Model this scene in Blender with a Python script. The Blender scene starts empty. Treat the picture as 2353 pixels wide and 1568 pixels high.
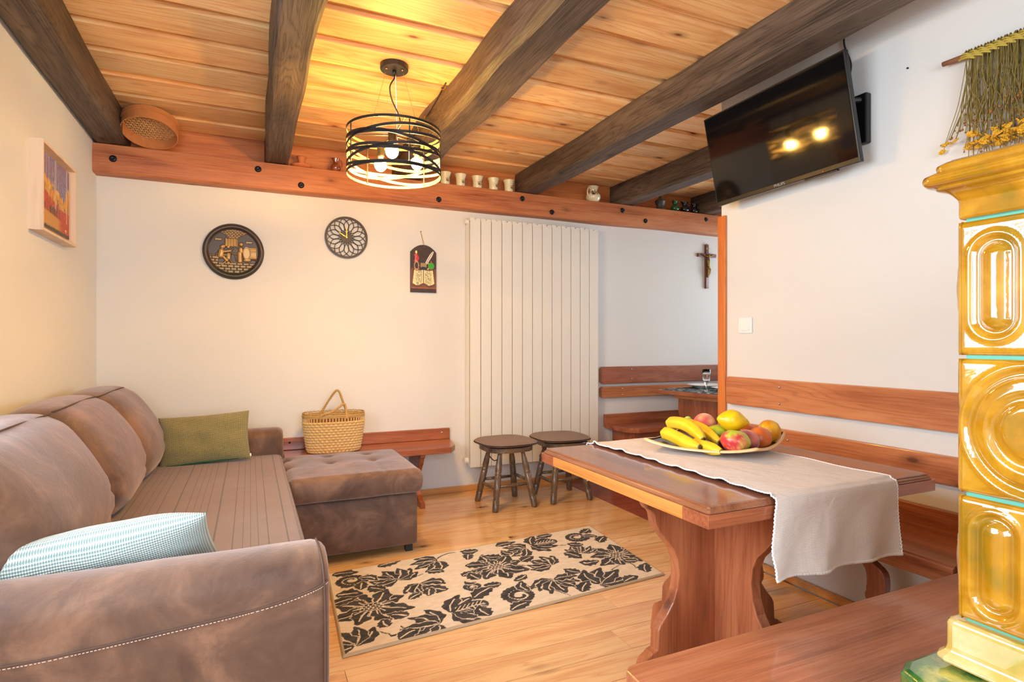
import bpy, bmesh, math, random
import numpy as np
from mathutils import Vector, Matrix, noise, Quaternion
PI = math.pi
R_ = math.radians
random.seed(7)
sc = bpy.context.scene
col = sc.collection

# ------------------------------------------------------------------ camera
YAW = math.atan((1176.5 - 575) / 1330.0)
cam_d = bpy.data.cameras.new('camera')
cam_d.sensor_width = 36.0
cam_d.lens = 36.0 * 1330.0 / 2353.0
cam_d.shift_y = 2.0 / 2353.0
cam_d.clip_start = 0.05
cam = bpy.data.objects.new('camera', cam_d)
cam.location = (0, 0, 1.18)
cam.rotation_euler = (PI / 2, 0, -YAW)
col.objects.link(cam)
sc.camera = cam

# ------------------------------------------------------------------ colour management
sc.view_settings.view_transform = 'Standard'
sc.view_settings.look = 'None'
sc.view_settings.gamma = 1.0
sc.view_settings.use_curve_mapping = False
sc.view_settings.exposure = 0.02

# ------------------------------------------------------------------ world: bright overcast sky outside the windows
world = bpy.data.worlds.new('sky')
sc.world = world
world.use_nodes = True
wn = world.node_tree
bg = wn.nodes['Background']
sky = wn.nodes.new('ShaderNodeTexSky')
sky.sky_type = 'HOSEK_WILKIE'
sky.turbidity = 5.0
sky.sun_direction = (-0.5, -0.6, 0.62)
wn.links.new(sky.outputs[0], bg.inputs[0])
bg.inputs[1].default_value = .7

# ------------------------------------------------------------------ daylight through the windows, plus added fill from behind the camera
def area(name, loc, rot, sx, sy, energy, color):
    d = bpy.data.lights.new(name, 'AREA')
    d.shape = 'RECTANGLE'; d.size = sx; d.size_y = sy
    d.energy = energy; d.color = color
    o = bpy.data.objects.new(name, d)
    o.location = loc; o.rotation_euler = rot
    d.spread = R_(150)
    col.objects.link(o)
    return o
DAY = (0.74, 0.87, 1.0)
area('daylight_left_window', (-1.16, 1.25, 1.55), (0, R_(-66), 0), 1.15, 1.7, 76, DAY)
area('rear_fill_light', (0.25, -1.36, 1.5), (R_(84), 0, 0), 2.2, 1.5, 96, DAY)  # added fill, brightens the faces turned towards the camera
area('daylight_nook_window', (5.1, 3.4, 1.6), (0, R_(90), 0), 1.2, 1.3, 34, DAY)

# ------------------------------------------------------------------ node helpers
def lin(r, g, b):
    f = lambda c: (c / 255 / 12.92) if c / 255 <= 0.04045 else ((c / 255 + 0.055) / 1.055) ** 2.4
    return (f(r), f(g), f(b), 1.0)

class NT:
    def __init__(s, name):
        s.m = bpy.data.materials.new(name); s.m.use_nodes = True
        s.t = s.m.node_tree; s.t.nodes.clear()
        s.out = s.n('ShaderNodeOutputMaterial'); s.b = s.n('ShaderNodeBsdfPrincipled')
        s.l(s.b.outputs[0], s.out.inputs[0])
    def n(s, typ, **kw):
        nd = s.t.nodes.new(typ)
        for k, v in kw.items(): setattr(nd, k, v)
        return nd
    def l(s, a, b): s.t.links.new(a, b)
    def coord(s, scale=(1, 1, 1), island=False):
        tc = s.n('ShaderNodeTexCoord'); src = tc.outputs['Object']
        if island:
            g = s.n('ShaderNodeNewGeometry'); m = s.n('ShaderNodeVectorMath', operation='SCALE')
            cmb = s.n('ShaderNodeCombineXYZ'); s.l(g.outputs['Random Per Island'], cmb.inputs[0])
            s.l(g.outputs['Random Per Island'], cmb.inputs[1]); s.l(g.outputs['Random Per Island'], cmb.inputs[2])
            s.l(cmb.outputs[0], m.inputs[0]); m.inputs['Scale'].default_value = 53.0
            a = s.n('ShaderNodeVectorMath', operation='ADD'); s.l(src, a.inputs[0]); s.l(m.outputs[0], a.inputs[1]); src = a.outputs[0]
        mp = s.n('ShaderNodeMapping'); mp.inputs['Scale'].default_value = scale
        s.l(src, mp.inputs['Vector']); return mp.outputs[0]
    def noise(s, vec, scale=5, detail=4, rough=.5, dist=0):
        nd = s.n('ShaderNodeTexNoise'); s.l(vec, nd.inputs['Vector'])
        nd.inputs['Scale'].default_value = scale; nd.inputs['Detail'].default_value = detail
        nd.inputs['Roughness'].default_value = rough; nd.inputs['Distortion'].default_value = dist
        return nd.outputs[0]
    def ramp(s, fac, stops, interp='LINEAR'):
        r = s.n('ShaderNodeValToRGB'); r.color_ramp.interpolation = interp
        e = r.color_ramp.elements
        while len(e) < len(stops): e.new(0.5)
        for el, (p, c) in zip(e, stops):
            el.position = p; el.color = c if len(c) == 4 else (*c, 1)
        s.l(fac, r.inputs[0]); return r.outputs[0]
    def mix(s, fac, a, b, mode='MIX'):
        m = s.n('ShaderNodeMix', data_type='RGBA', blend_type=mode)
        for v, i in ((fac, 0), (a, 6), (b, 7)):
            if isinstance(v, (int, float)): m.inputs[i].default_value = v
            elif isinstance(v, tuple): m.inputs[i].default_value = v
            else: s.l(v, m.inputs[i])
        return m.outputs[2]
    def math(s, op, a, b=0.0):
        m = s.n('ShaderNodeMath', operation=op)
        for v, i in ((a, 0), (b, 1)):
            if isinstance(v, (int, float)): m.inputs[i].default_value = v
            else: s.l(v, m.inputs[i])
        return m.outputs[0]
    def bump(s, h, strength=.2, dist=.01, prev=None):
        b = s.n('ShaderNodeBump'); b.inputs['Strength'].default_value = strength
        b.inputs['Distance'].default_value = dist; s.l(h, b.inputs['Height'])
        if prev is not None: s.l(prev, b.inputs['Normal'])
        s.l(b.outputs[0], s.b.inputs['Normal']); return b.outputs[0]
    def set(s, **kw):
        for k, v in kw.items():
            i = s.b.inputs[k.replace('_', ' ')]
            if isinstance(v, (int, float, tuple)): i.default_value = v
            else: s.l(v, i)
        return s

def plain(name, c, rough=.5, metal=0.0, coat=0.0, spec=.5):
    m = NT(name); m.set(Base_Color=c, Roughness=rough, Metallic=metal, Coat_Weight=coat, Specular_IOR_Level=spec); return m.m

def wood(name, light, mid, dark, axis='X', rough=.4, coat=0.0, island=False, rings=.5, knots=1.0, fine=.4, bump=.15, var=.25, ringscale=1.0, knotcol=None):
    m = NT(name)
    def sv(al, ac):
        v = [ac, ac, ac]; v['XYZ'.index(axis)] = al; return tuple(v)
    # warped growth rings
    cv = m.coord(sv(.45, 5.0), island)
    nz = m.noise(cv, 1.0 * ringscale, 3, .5, .3)
    w = m.math('FRACT', m.math('MULTIPLY', nz, 22.0))
    w2 = m.math('ABSOLUTE', m.math('SUBTRACT', w, .5))           # 0..0.5 triangle wave
    ringf = m.math('MULTIPLY', w2, 2.0)
    broad = m.noise(m.coord(sv(.8, 7), island), 1.6, 4, .55, .4)
    fin = m.noise(m.coord(sv(2.2, 130), island), 1.6, 3, .6, .1)
    base = m.ramp(broad, [(.3, dark), (.5, mid), (.72, light)])
    c = m.mix(m.math('MULTIPLY', m.math('POWER', ringf, 3.0), rings), base, dark)
    c = m.mix(m.math('MULTIPLY', m.ramp(fin, [(.42, (0, 0, 0)), (.62, (1, 1, 1))]), fine), c, light)
    if knots > 0:
        vo = m.n('ShaderNodeTexVoronoi'); m.l(m.coord(sv(1.9, 4.2), island), vo.inputs['Vector'])
        vo.inputs['Scale'].default_value = 1.35; vo.inputs['Randomness'].default_value = 1.0
        kf = m.ramp(vo.outputs['Distance'], [(.0, (1, 1, 1)), (.05, (1, 1, 1)), (.085, (.42, .42, .42)), (.19, (0, 0, 0))])
        kc = knotcol or tuple(x * .28 for x in dark[:3]) + (1,)
        c = m.mix(m.math('MULTIPLY', kf, knots), c, kc)
    if island:
        g = m.n('ShaderNodeNewGeometry')
        hs = m.n('ShaderNodeHueSaturation'); m.l(c, hs.inputs['Color'])
        v = m.math('ADD', m.math('MULTIPLY', g.outputs['Random Per Island'], var), 1 - var / 2)
        m.l(v, hs.inputs['Value']); c = hs.outputs[0]
    rr = m.math('ADD', m.math('MULTIPLY', broad, .15), rough - .07)
    m.set(Base_Color=c, Roughness=rr, Coat_Weight=coat, Coat_Roughness=.08)
    m.bump(fin, bump, .003)
    return m.m

# ------------------------------------------------------------------ materials
M = {}
def plaster(name, c):
    m = NT(name); v = m.coord()
    a = m.noise(v, 2.0, 3, .5)
    cc = m.mix(m.math('MULTIPLY', a, .12), c, tuple(x * .93 for x in c[:3]) + (1,))
    m.set(Base_Color=cc, Roughness=.85, Specular_IOR_Level=.2)
    m.bump(m.noise(v, 90, 3, .6), .12, .004); return m.m
M['plaster'] = plaster('white_plaster', (.755, .735, .69, 1))
M['pine_ceil'] = wood('ceiling_pine_boards', lin(252, 220, 164), lin(246, 200, 138), lin(224, 156, 96), 'X', rough=.42, island=True, rings=.85, knots=1.0, fine=.3, var=.42, bump=.3, knotcol=lin(120, 44, 16))
M['pine_floor'] = wood('floor_pine_boards', lin(240, 200, 142), lin(232, 182, 120), lin(212, 148, 86), 'X', rough=.22, coat=.6, island=True, rings=.75, knots=1.0, fine=.25, var=.2, bump=.04, knotcol=lin(96, 46, 22))
M['pine_trim'] = wood('pine_baseboard', lin(230, 174, 108), lin(214, 150, 88), lin(190, 118, 60), 'X', rough=.35, knots=.4)
M['post'] = wood('orange_pine_post', lin(222, 134, 62), lin(206, 112, 44), lin(170, 78, 26), 'Z', rough=.35, coat=.3, knots=0)
M['beam_dark'] = wood('dark_stained_rafter', lin(116, 98, 82), lin(72, 58, 48), lin(36, 29, 26), 'Y', rough=.6, rings=.75, fine=.5, knots=.8, bump=.6, ringscale=1.3)
M['beam_red'] = wood('reddish_wall_beam', lin(206, 134, 84), lin(186, 108, 62), lin(140, 70, 38), 'X', rough=.5, rings=.3, fine=.6, knots=.9, bump=.4)
RW = (lin(190, 118, 78), lin(164, 92, 58), lin(122, 62, 38))
M['red_x'] = wood('brown_pine_along_x', *RW, 'X', rough=.33, coat=.4, rings=.5, fine=.3, knots=.7, bump=.1)
M['red_y'] = wood('brown_pine_along_y', *RW, 'Y', rough=.33, coat=.4, rings=.5, fine=.3, knots=.7, bump=.1)
M['red_z'] = wood('brown_pine_upright', *RW, 'Z', rough=.38, coat=.3, rings=.45, fine=.3, knots=.7, bump=.1)
SW = (lin(214, 144, 94), lin(194, 118, 72), lin(158, 86, 50))
M['slat_y'] = wood('backrest_pine_along_y', *SW, 'Y', rough=.35, coat=.35, rings=.6, fine=.3, knots=.9, bump=.1)
M['slat_x'] = wood('backrest_pine_along_x', lin(172, 104, 70), lin(150, 82, 52), lin(118, 58, 36), 'X', rough=.3, coat=.5, rings=.5, fine=.3, knots=.7, bump=.1)
M['edge_yellow'] = wood('honey_pine_edge', lin(226, 160, 88), lin(212, 138, 66), lin(186, 108, 46), 'Y', rough=.3, coat=.5, rings=.3, knots=0)
M['table_top'] = wood('tabletop_walnut_stain', lin(158, 104, 74), lin(138, 84, 56), lin(106, 58, 36), 'Y', rough=.22, coat=.45, rings=.35, fine=.3, knots=.5, bump=.06)
M['bench_top'] = wood('worn_bench_top', lin(190, 128, 92), lin(168, 102, 68), lin(132, 74, 46), 'X', rough=.33, coat=.35, rings=.35, fine=.4, knots=.7, bump=.1)
M['stool'] = wood('distressed_dark_stool_wood', lin(150, 118, 84), lin(84, 68, 54), lin(50, 40, 34), 'Z', rough=.35, coat=.4, rings=.6, fine=.5, knots=0, bump=.15)

m = NT('terracotta_tiles'); bt = m.n('ShaderNodeTexBrick'); m.l(m.coord(), bt.inputs['Vector'])
bt.offset = .5; bt.inputs['Color1'].default_value = lin(178, 88, 58); bt.inputs['Color2'].default_value = lin(150, 66, 42)
bt.inputs['Mortar'].default_value = lin(92, 52, 40); bt.inputs['Scale'].default_value = 1.0
bt.inputs['Mortar Size'].default_value = .006; bt.inputs['Brick Width'].default_value = .28; bt.inputs['Row Height'].default_value = .14
m.set(Base_Color=m.mix(m.noise(m.coord(), 14, 4), bt.outputs[0], lin(126, 58, 40)), Roughness=.35, Coat_Weight=.3)
m.bump(bt.outputs['Fac'], -.4, .003); M['terracotta'] = m.m

def nubuck(name, a, b, c):
    m = NT(name); v = m.coord()
    big = m.noise(v, 5.0, 6, .62, .9); sm = m.noise(v, 170, 3, .6)
    cc = m.ramp(big, [(.32, c), (.5, b), (.68, a)])
    cc = m.mix(m.math('MULTIPLY', sm, .25), cc, c)
    m.set(Base_Color=cc, Roughness=.62, Sheen_Weight=.45, Sheen_Roughness=.5, Specular_IOR_Level=.35)
    m.b.inputs['Sheen Tint'].default_value = (1, .86, .82, 1)
    b1 = m.bump(sm, .35, .002); m.bump(m.noise(v, 7, 4, .6, .5), .25, .02, b1); return m.m
M['suede'] = nubuck('brown_nubuck', lin(138, 100, 76), lin(102, 72, 54), lin(76, 50, 37))
M['piping'] = plain('dark_brown_piping', lin(84, 60, 48), .7)
M['thread'] = plain('pale_stitching', lin(214, 190, 178), .7)
# ribbed sofa cover
m = NT('ribbed_brown_cover'); tc = m.n('ShaderNodeTexCoord'); sp = m.n('ShaderNodeSeparateXYZ'); m.l(tc.outputs['Object'], sp.inputs[0])
x = sp.outputs[0]
wob = m.math('MULTIPLY', m.math('SINE', m.math('MULTIPLY', x, 31.0)), .45)
fr = m.math('FRACT', m.math('ADD', m.math('MULTIPLY', x, 27.0), wob))
ln = m.math('LESS_THAN', fr, .085)
cc = m.mix(m.noise(m.coord(), 6, 4), lin(138, 112, 96), lin(120, 96, 80))
cc = m.mix(m.math('MULTIPLY', ln, .75), cc, lin(70, 52, 44))
m.set(Base_Color=cc, Roughness=.85, Sheen_Weight=.2)
h = m.math('SUBTRACT', m.noise(m.coord(), 9, 3), m.math('MULTIPLY', ln, .5)); m.bump(h, .35, .006); M['cover'] = m.m

def weave(name, a, b, sc_=110):
    m = NT(name); tc = m.n('ShaderNodeTexCoord'); mp = m.n('ShaderNodeMapping'); m.l(tc.outputs['UV'], mp.inputs[0])
    mp.inputs['Rotation'].default_value = (0, 0, R_(45)); mp.inputs['Scale'].default_value = (sc_, sc_, 1)
    sp = m.n('ShaderNodeSeparateXYZ'); m.l(mp.outputs[0], sp.inputs[0])
    sx = m.math('SINE', sp.outputs[0]); sy = m.math('SINE', sp.outputs[1])
    f = m.math('ADD', m.math('MULTIPLY', m.math('MULTIPLY', sx, sy), .5), .5)
    m.set(Base_Color=m.mix(m.ramp(f, [(.42, (0, 0, 0)), (.62, (1, 1, 1))]), a, b), Roughness=.9, Sheen_Weight=.2)
    m.bump(f, .8, .004); return m.m
M['olive_weave'] = weave('olive_basketweave', lin(92, 86, 52), lin(182, 168, 108), 760)
M['aqua_weave'] = weave('pale_aqua_basketweave', lin(134, 158, 154), lin(226, 232, 222), 800)

M['radiator'] = plain('cream_radiator_enamel', lin(236, 230, 216), .35, coat=.2)
M['white_plastic'] = plain('white_plastic', lin(240, 240, 238), .35)
M['black'] = plain('matt_black_metal', lin(34, 32, 32), .4)
M['black_gloss'] = plain('glossy_black_screen', lin(10, 10, 11), .06, spec=.6)
M['black_plastic'] = plain('black_plastic', lin(16, 16, 18), .35)
M['grey_print'] = plain('grey_lettering', lin(150, 152, 156), .4)
M['red_led'] = plain('red_indicator', lin(220, 30, 20), .4)
M['brass'] = plain('brass', lin(214, 170, 84), .25, metal=1)
M['steel'] = plain('steel', lin(200, 200, 204), .25, metal=1)
M['iron'] = plain('black_bolt_iron', lin(36, 38, 42), .35, metal=.6)
M['shade_metal'] = plain('black_lampshade_metal', lin(44, 40, 38), .38, metal=.2)
M['gold_inside'] = plain('pale_gold_lampshade_inside', lin(158, 134, 92), .4)
m = NT('lit_bulb'); m.t.nodes.remove(m.b); em = m.n('ShaderNodeEmission'); em.inputs[0].default_value = (1, .56, .12, 1); em.inputs[1].default_value = 740.0
m.l(em.outputs[0], m.out.inputs[0]); M['bulb'] = m.m
M['bulb_cap'] = plain('bulb_cap', lin(235, 225, 200), .4)

m = NT('woven_linen'); v = m.coord()
tc = m.n('ShaderNodeTexCoord'); sp = m.n('ShaderNodeSeparateXYZ'); m.l(tc.outputs['UV'], sp.inputs[0])
s1 = m.math('SINE', m.math('MULTIPLY', sp.outputs[1], 1700.0)); s2 = m.math('SINE', m.math('MULTIPLY', sp.outputs[0], 600.0))
f = m.math('ADD', m.math('MULTIPLY', s1, .32), m.math('ADD', m.math('MULTIPLY', s2, .03), .5))
cc = m.mix(f, lin(176, 158, 144), lin(232, 222, 212))
cc = m.mix(m.math('MULTIPLY', m.noise(v, 9, 5, .6, .5), .35), cc, lin(222, 208, 202))
m.set(Base_Color=cc, Roughness=.9, Sheen_Weight=.15); m.bump(m.noise(v, 22, 5, .6, 1.0), .5, .008, m.bump(f, .4, .001)); M['linen'] = m.m
M['lace'] = plain('white_lace_edge', lin(244, 242, 244), .8)

def glaze(name, a, b, c):
    m = NT(name); v = m.coord()
    n1 = m.noise(v, 9, 5, .6, .4)
    cc = m.ramp(n1, [(.34, c), (.5, a), (.66, b)])
    m.set(Base_Color=cc, Roughness=.07, Coat_Weight=1.0, Coat_Roughness=.03, Specular_IOR_Level=.9)
    m.bump(m.noise(v, 26, 3, .5, .4), .10, .006); return m.m
M['glaze'] = glaze('amber_glazed_tile', lin(176, 122, 16), lin(196, 146, 34), lin(146, 112, 20))
M['glaze_pale'] = glaze('pale_amber_glaze', lin(204, 172, 92), lin(218, 196, 140), lin(170, 160, 70))
M['glaze_green'] = glaze('green_streaked_glaze', lin(70, 120, 50), lin(196, 186, 90), lin(20, 78, 44))
M['grout'] = plain('turquoise_grout', lin(96, 176, 152), .6)
M['cushion_brown'] = weave('brown_seat_pad_cloth', lin(116, 90, 76), lin(158, 130, 114), 900)

def wicker(name, a, b):
    m = NT(name); v = m.coord()
    m.set(Base_Color=m.mix(m.noise(v, 40, 3), a, b), Roughness=.6); m.bump(m.noise(v, 200, 2), .2, .001); return m.m
M['wicker'] = wicker('pale_corn_husk_wicker', lin(226, 190, 130), lin(206, 160, 92))
M['rope'] = wicker('twisted_husk_rope', lin(206, 166, 98), lin(176, 132, 70))
M['rope_dark'] = plain('basket_inside', lin(150, 104, 58), .8)
M['sieve_wood'] = wicker('bent_sieve_wood', lin(206, 140, 84), lin(188, 118, 66))
M['cane'] = plain('cane_mesh', lin(206, 164, 110), .7)
M['cream_glaze'] = plain('cream_ceramic', lin(232, 218, 178), .15, coat=.6)
M['cup_cream'] = plain('cream_cup', lin(232, 220, 176), .3, coat=.2)
M['cup_brown'] = plain('brown_sketch', lin(120, 76, 44), .6)
M['cup_dark'] = plain('black_sketch', lin(48, 38, 34), .6)
M['terra_pot'] = plain('unglazed_terracotta', lin(206, 122, 72), .7)
M['brown_glaze'] = glaze('brown_speckled_glaze', lin(150, 70, 36), lin(186, 128, 84), lin(96, 36, 22))
M['green_glaze'] = plain('green_glaze', lin(20, 84, 44), .1, coat=.7)
M['black_glaze'] = plain('black_glaze', lin(26, 26, 30), .1, coat=.7)
M['pewter'] = plain('dark_grey_clay', lin(72, 68, 62), .45)
M['glass'] = NT('clear_glass').set(Base_Color=(1, 1, 1, 1), Roughness=.0, Transmission_Weight=1.0, IOR=1.45).m
M['china'] = plain('white_china', lin(240, 240, 238), .15, coat=.5)
m = NT('patterned_tablecloth'); v = m.coord(); vo = m.n('ShaderNodeTexVoronoi'); m.l(v, vo.inputs['Vector']); vo.inputs['Scale'].default_value = 22
m.set(Base_Color=m.ramp(vo.outputs['Distance'], [(.2, lin(190, 206, 206)), (.45, lin(70, 84, 88)), (.7, lin(44, 56, 64))]), Roughness=.8); M['cloth'] = m.m
M['frame_pale'] = wood('whitewashed_frame', lin(240, 216, 190), lin(230, 204, 176), lin(214, 184, 154), 'Z', rough=.6, rings=.1, fine=.3, knots=0)
M['bronze'] = None
def vcol(name, rough=.6, metal=0.0, bumpn=0.0, coat=0.0, sheen=0.0):
    m = NT(name); a = m.n('ShaderNodeVertexColor'); a.layer_name = 'col'
    m.set(Base_Color=a.outputs[0], Roughness=rough, Metallic=metal, Coat_Weight=coat, Sheen_Weight=sheen)
    if bumpn: m.bump(m.noise(m.coord(), bumpn, 3, .6), .5, .003)
    return m.m
M['v_paint'] = vcol('painted_canvas', .5, bumpn=220)
M['v_bronze'] = vcol('dark_bronze_relief', .35, metal=.35)
M['v_plaque'] = vcol('painted_plaque', .5, bumpn=300)
M['v_rug'] = vcol('rug_pile', .95, bumpn=420)
M['v_fruit'] = vcol('fruit_skin', .3, bumpn=60)
M['v_banana'] = vcol('banana_skin', .4)
M['v_peach'] = vcol('fuzzy_peach_skin', .75, sheen=.4)
M['rug_edge'] = plain('rug_binding', lin(178, 158, 130), .95)
M['clockblack'] = plain('dark_brown_clock_wood', lin(62, 48, 42), .5)
M['grape'] = NT('green_grape').set(Base_Color=lin(176, 206, 96), Roughness=.2, Subsurface_Weight=.0).m
M['bamboo'] = plain('pale_plate_rim', lin(226, 184, 126), .35, coat=.3)
M['lacquer'] = plain('dark_brown_lacquer', lin(60, 30, 18), .3, coat=.3)
M['string'] = plain('natural_string', lin(190, 150, 92), .8)
M['stick'] = plain('brown_twig', lin(140, 92, 62), .8)
m = NT('dried_stems'); m.set(Base_Color=m.mix(m.noise(m.coord(), 60, 3), lin(148, 132, 54), lin(110, 84, 44)), Roughness=.8); M['stem'] = m.m
M['straw'] = plain('braided_straw', lin(184, 160, 62), .7)
M['flower'] = plain('dried_yellow_flower', lin(232, 174, 40), .7)
M['seed'] = plain('brown_seed_head', lin(150, 100, 50), .8)
M['crux_wood'] = wood('crucifix_wood', lin(132, 70, 50), lin(110, 54, 38), lin(84, 38, 28), 'Z', rough=.3, coat=.4, knots=0)
M['crux_metal'] = plain('antique_gold_metal', lin(140, 112, 62), .35, metal=.8)

# ------------------------------------------------------------------ object helpers
def link(name, me, mat=None, parent=None, loc=None, smooth=False, bevel=0.0):
    o = bpy.data.objects.new(name, me); col.objects.link(o)
    if mat is not None:
        for mm in (mat if isinstance(mat, list) else [mat]): me.materials.append(mm)
    if parent is not None: o.parent = parent
    if loc is not None: o.location = loc
    if smooth: me.polygons.foreach_set('use_smooth', [True] * len(me.polygons))
    if bevel > 0:
        b = o.modifiers.new('bevel', 'BEVEL'); b.width = bevel; b.segments = 2; b.limit_method = 'ANGLE'
    return o
def obj(name, bm, mat=None, parent=None, loc=None, smooth=False, bevel=0.0):
    bmesh.ops.recalc_face_normals(bm, faces=bm.faces)
    me = bpy.data.meshes.new(name); bm.to_mesh(me); bm.free()
    return link(name, me, mat, parent, loc, smooth, bevel)
def tag(o, label=None, cat=None, group=None, kind=None):
    if label: o['label'] = label
    if cat: o['category'] = cat
    if group: o['group'] = group
    if kind: o['kind'] = kind
    return o
def empty(name, loc, rz=0.0):
    o = bpy.data.objects.new(name, None); o.empty_display_size = .1; col.objects.link(o)
    o.location = loc; o.rotation_euler = (0, 0, rz); return o
def kids(o): return [c for c in bpy.data.objects if c.parent == o]
def dup(src, loc=None, rz=None):
    def cp(a, par):
        c = a.copy(); col.objects.link(c)
        if par is not None: c.parent = par
        for ch in kids(a):
            if ch is not c: cp(ch, c)
        return c
    r = cp(src, None)
    if loc is not None: r.location = loc
    if rz is not None: r.rotation_euler = (0, 0, rz)
    return r
def struct(o): o['kind'] = 'structure'; return o

def box(bm, a, b, mi=0):
    vs = [bm.verts.new((x, y, z)) for x in (a[0], b[0]) for y in (a[1], b[1]) for z in (a[2], b[2])]
    fs = [(0, 1, 3, 2), (4, 6, 7, 5), (0, 4, 5, 1), (2, 3, 7, 6), (0, 2, 6, 4), (1, 5, 7, 3)]
    for f in fs: bm.faces.new([vs[i] for i in f]).material_index = mi
    return vs
def prism(bm, pts, axis, a, b, mi=0):
    """pts: 2-D outline; axis: thickness axis; the other two axes in order take the outline."""
    def P3(p, t):
        if axis == 'X': return (t, p[0], p[1])
        if axis == 'Y': return (p[0], t, p[1])
        return (p[0], p[1], t)
    va = [bm.verts.new(P3(p, a)) for p in pts]; vb = [bm.verts.new(P3(p, b)) for p in pts]
    bm.faces.new(va).material_index = mi; bm.faces.new(vb[::-1]).material_index = mi
    n = len(pts)
    for i in range(n): bm.faces.new((va[i], va[(i + 1) % n], vb[(i + 1) % n], vb[i])).material_index = mi
def lathe(bm, prof, c=(0, 0, 0), n=32, cap=True, mi=0):
    rings = []
    for r, z in prof:
        rings.append([bm.verts.new((c[0] + r * math.cos(2 * PI * i / n), c[1] + r * math.sin(2 * PI * i / n), c[2] + z)) for i in range(n)])
    for a, b in zip(rings, rings[1:]):
        for i in range(n): bm.faces.new((a[i], a[(i + 1) % n], b[(i + 1) % n], b[i])).material_index = mi
    if cap:
        if prof[0][0] > 1e-5: bm.faces.new(rings[0][::-1]).material_index = mi
        if prof[-1][0] > 1e-5: bm.faces.new(rings[-1]).material_index = mi
    return rings
def catmull(P, n=6, closed=False):
    P = [Vector(p) for p in P]; out = []; N = len(P)
    rng = range(N) if closed else range(N - 1)
    for i in rng:
        p0 = P[(i - 1) % N] if closed or i > 0 else P[0]; p1 = P[i]; p2 = P[(i + 1) % N]
        p3 = P[(i + 2) % N] if closed or i + 2 < N else P[-1]
        for k in range(n):
            t = k / n
            out.append(.5 * ((2 * p1) + (p2 - p0) * t + (2 * p0 - 5 * p1 + 4 * p2 - p3) * t * t + (3 * p1 - p0 - 3 * p2 + p3) * t ** 3))
    if not closed: out.append(P[-1])
    return out
def tube(bm, pts, r, n=8, closed=False, mi=0):
    pts = [Vector(p) for p in pts]; N = len(pts); rad = r if isinstance(r, (list, tuple)) else [r] * N
    rings = []; up = None
    for i, p in enumerate(pts):
        if closed: t = pts[(i + 1) % N] - pts[i - 1]
        else: t = pts[min(i + 1, N - 1)] - pts[max(i - 1, 0)]
        if t.length < 1e-9: t = Vector((0, 0, 1))
        t.normalize()
        if up is None: up = t.orthogonal()
        up = (up - t * up.dot(t)); up = up.normalized() if up.length > 1e-6 else t.orthogonal().normalized()
        bi = t.cross(up)
        rings.append([bm.verts.new(p + (up * math.cos(2 * PI * k / n) + bi * math.sin(2 * PI * k / n)) * rad[i]) for k in range(n)])
    for a, b in zip(rings, rings[1:] + ([rings[0]] if closed else [])):
        for k in range(n): bm.faces.new((a[k], a[(k + 1) % n], b[(k + 1) % n], b[k])).material_index = mi
    if not closed:
        bm.faces.new(rings[0][::-1]).material_index = mi; bm.faces.new(rings[-1]).material_index = mi
def sphere(bm, c, r, u=16, v=10, mi=0):
    r = r if isinstance(r, (tuple, list)) else (r, r, r)
    mt = Matrix.Translation(c) @ Matrix.Diagonal((*r, 1))
    g = bmesh.ops.create_uvsphere(bm, u_segments=u, v_segments=v, radius=1.0, matrix=mt)
    for vv in g['verts']:
        for f in vv.link_faces: f.material_index = mi
def rbox(bm, a, b, r, n=(8, 8, 8), fn=None):
    """rounded box between corners a and b, n segments per axis, fn displaces each vertex"""
    a = Vector(a); b = Vector(b); vm = {}
    r = Vector((r, r, r)) if isinstance(r, (int, float)) else Vector(r)
    def V(i, j, k):
        key = (i, j, k)
        if key in vm: return vm[key]
        def place(i, n_, lo, hi, rr):
            t = i / n_
            if n_ > 4: t = .5 - .5 * math.cos(PI * t)      # denser near the ends
            return lo + (hi - lo) * t
        p = Vector((place(i, n[0], a.x, b.x, r.x), place(j, n[1], a.y, b.y, r.y), place(k, n[2], a.z, b.z, r.z)))
        q = Vector([min(max(p[c], a[c] + r[c]), b[c] - r[c]) for c in range(3)])
        d = Vector([(p[c] - q[c]) / r[c] for c in range(3)])
        m_ = max(abs(d[0]), abs(d[1]), abs(d[2]))
        if m_ > 1e-6 and d.length > 1e-6:
            d = d * (m_ / d.length) if sum(1 for c in range(3) if abs(d[c]) > 1e-6) > 1 else d
            p = q + Vector([d[c] * r[c] for c in range(3)])
        if fn: p = fn(p)
        vm[key] = bm.verts.new(p); return vm[key]
    for ax in range(3):
        u, v = [c for c in range(3) if c != ax]
        for side in (0, n[ax]):
            for i in range(n[u]):
                for j in range(n[v]):
                    def K(ii, jj):
                        t = [0, 0, 0]; t[ax] = side; t[u] = ii; t[v] = jj; return V(*t)
                    try: bm.faces.new((K(i, j), K(i + 1, j), K(i + 1, j + 1), K(i, j + 1)))
                    except ValueError: pass
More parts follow.
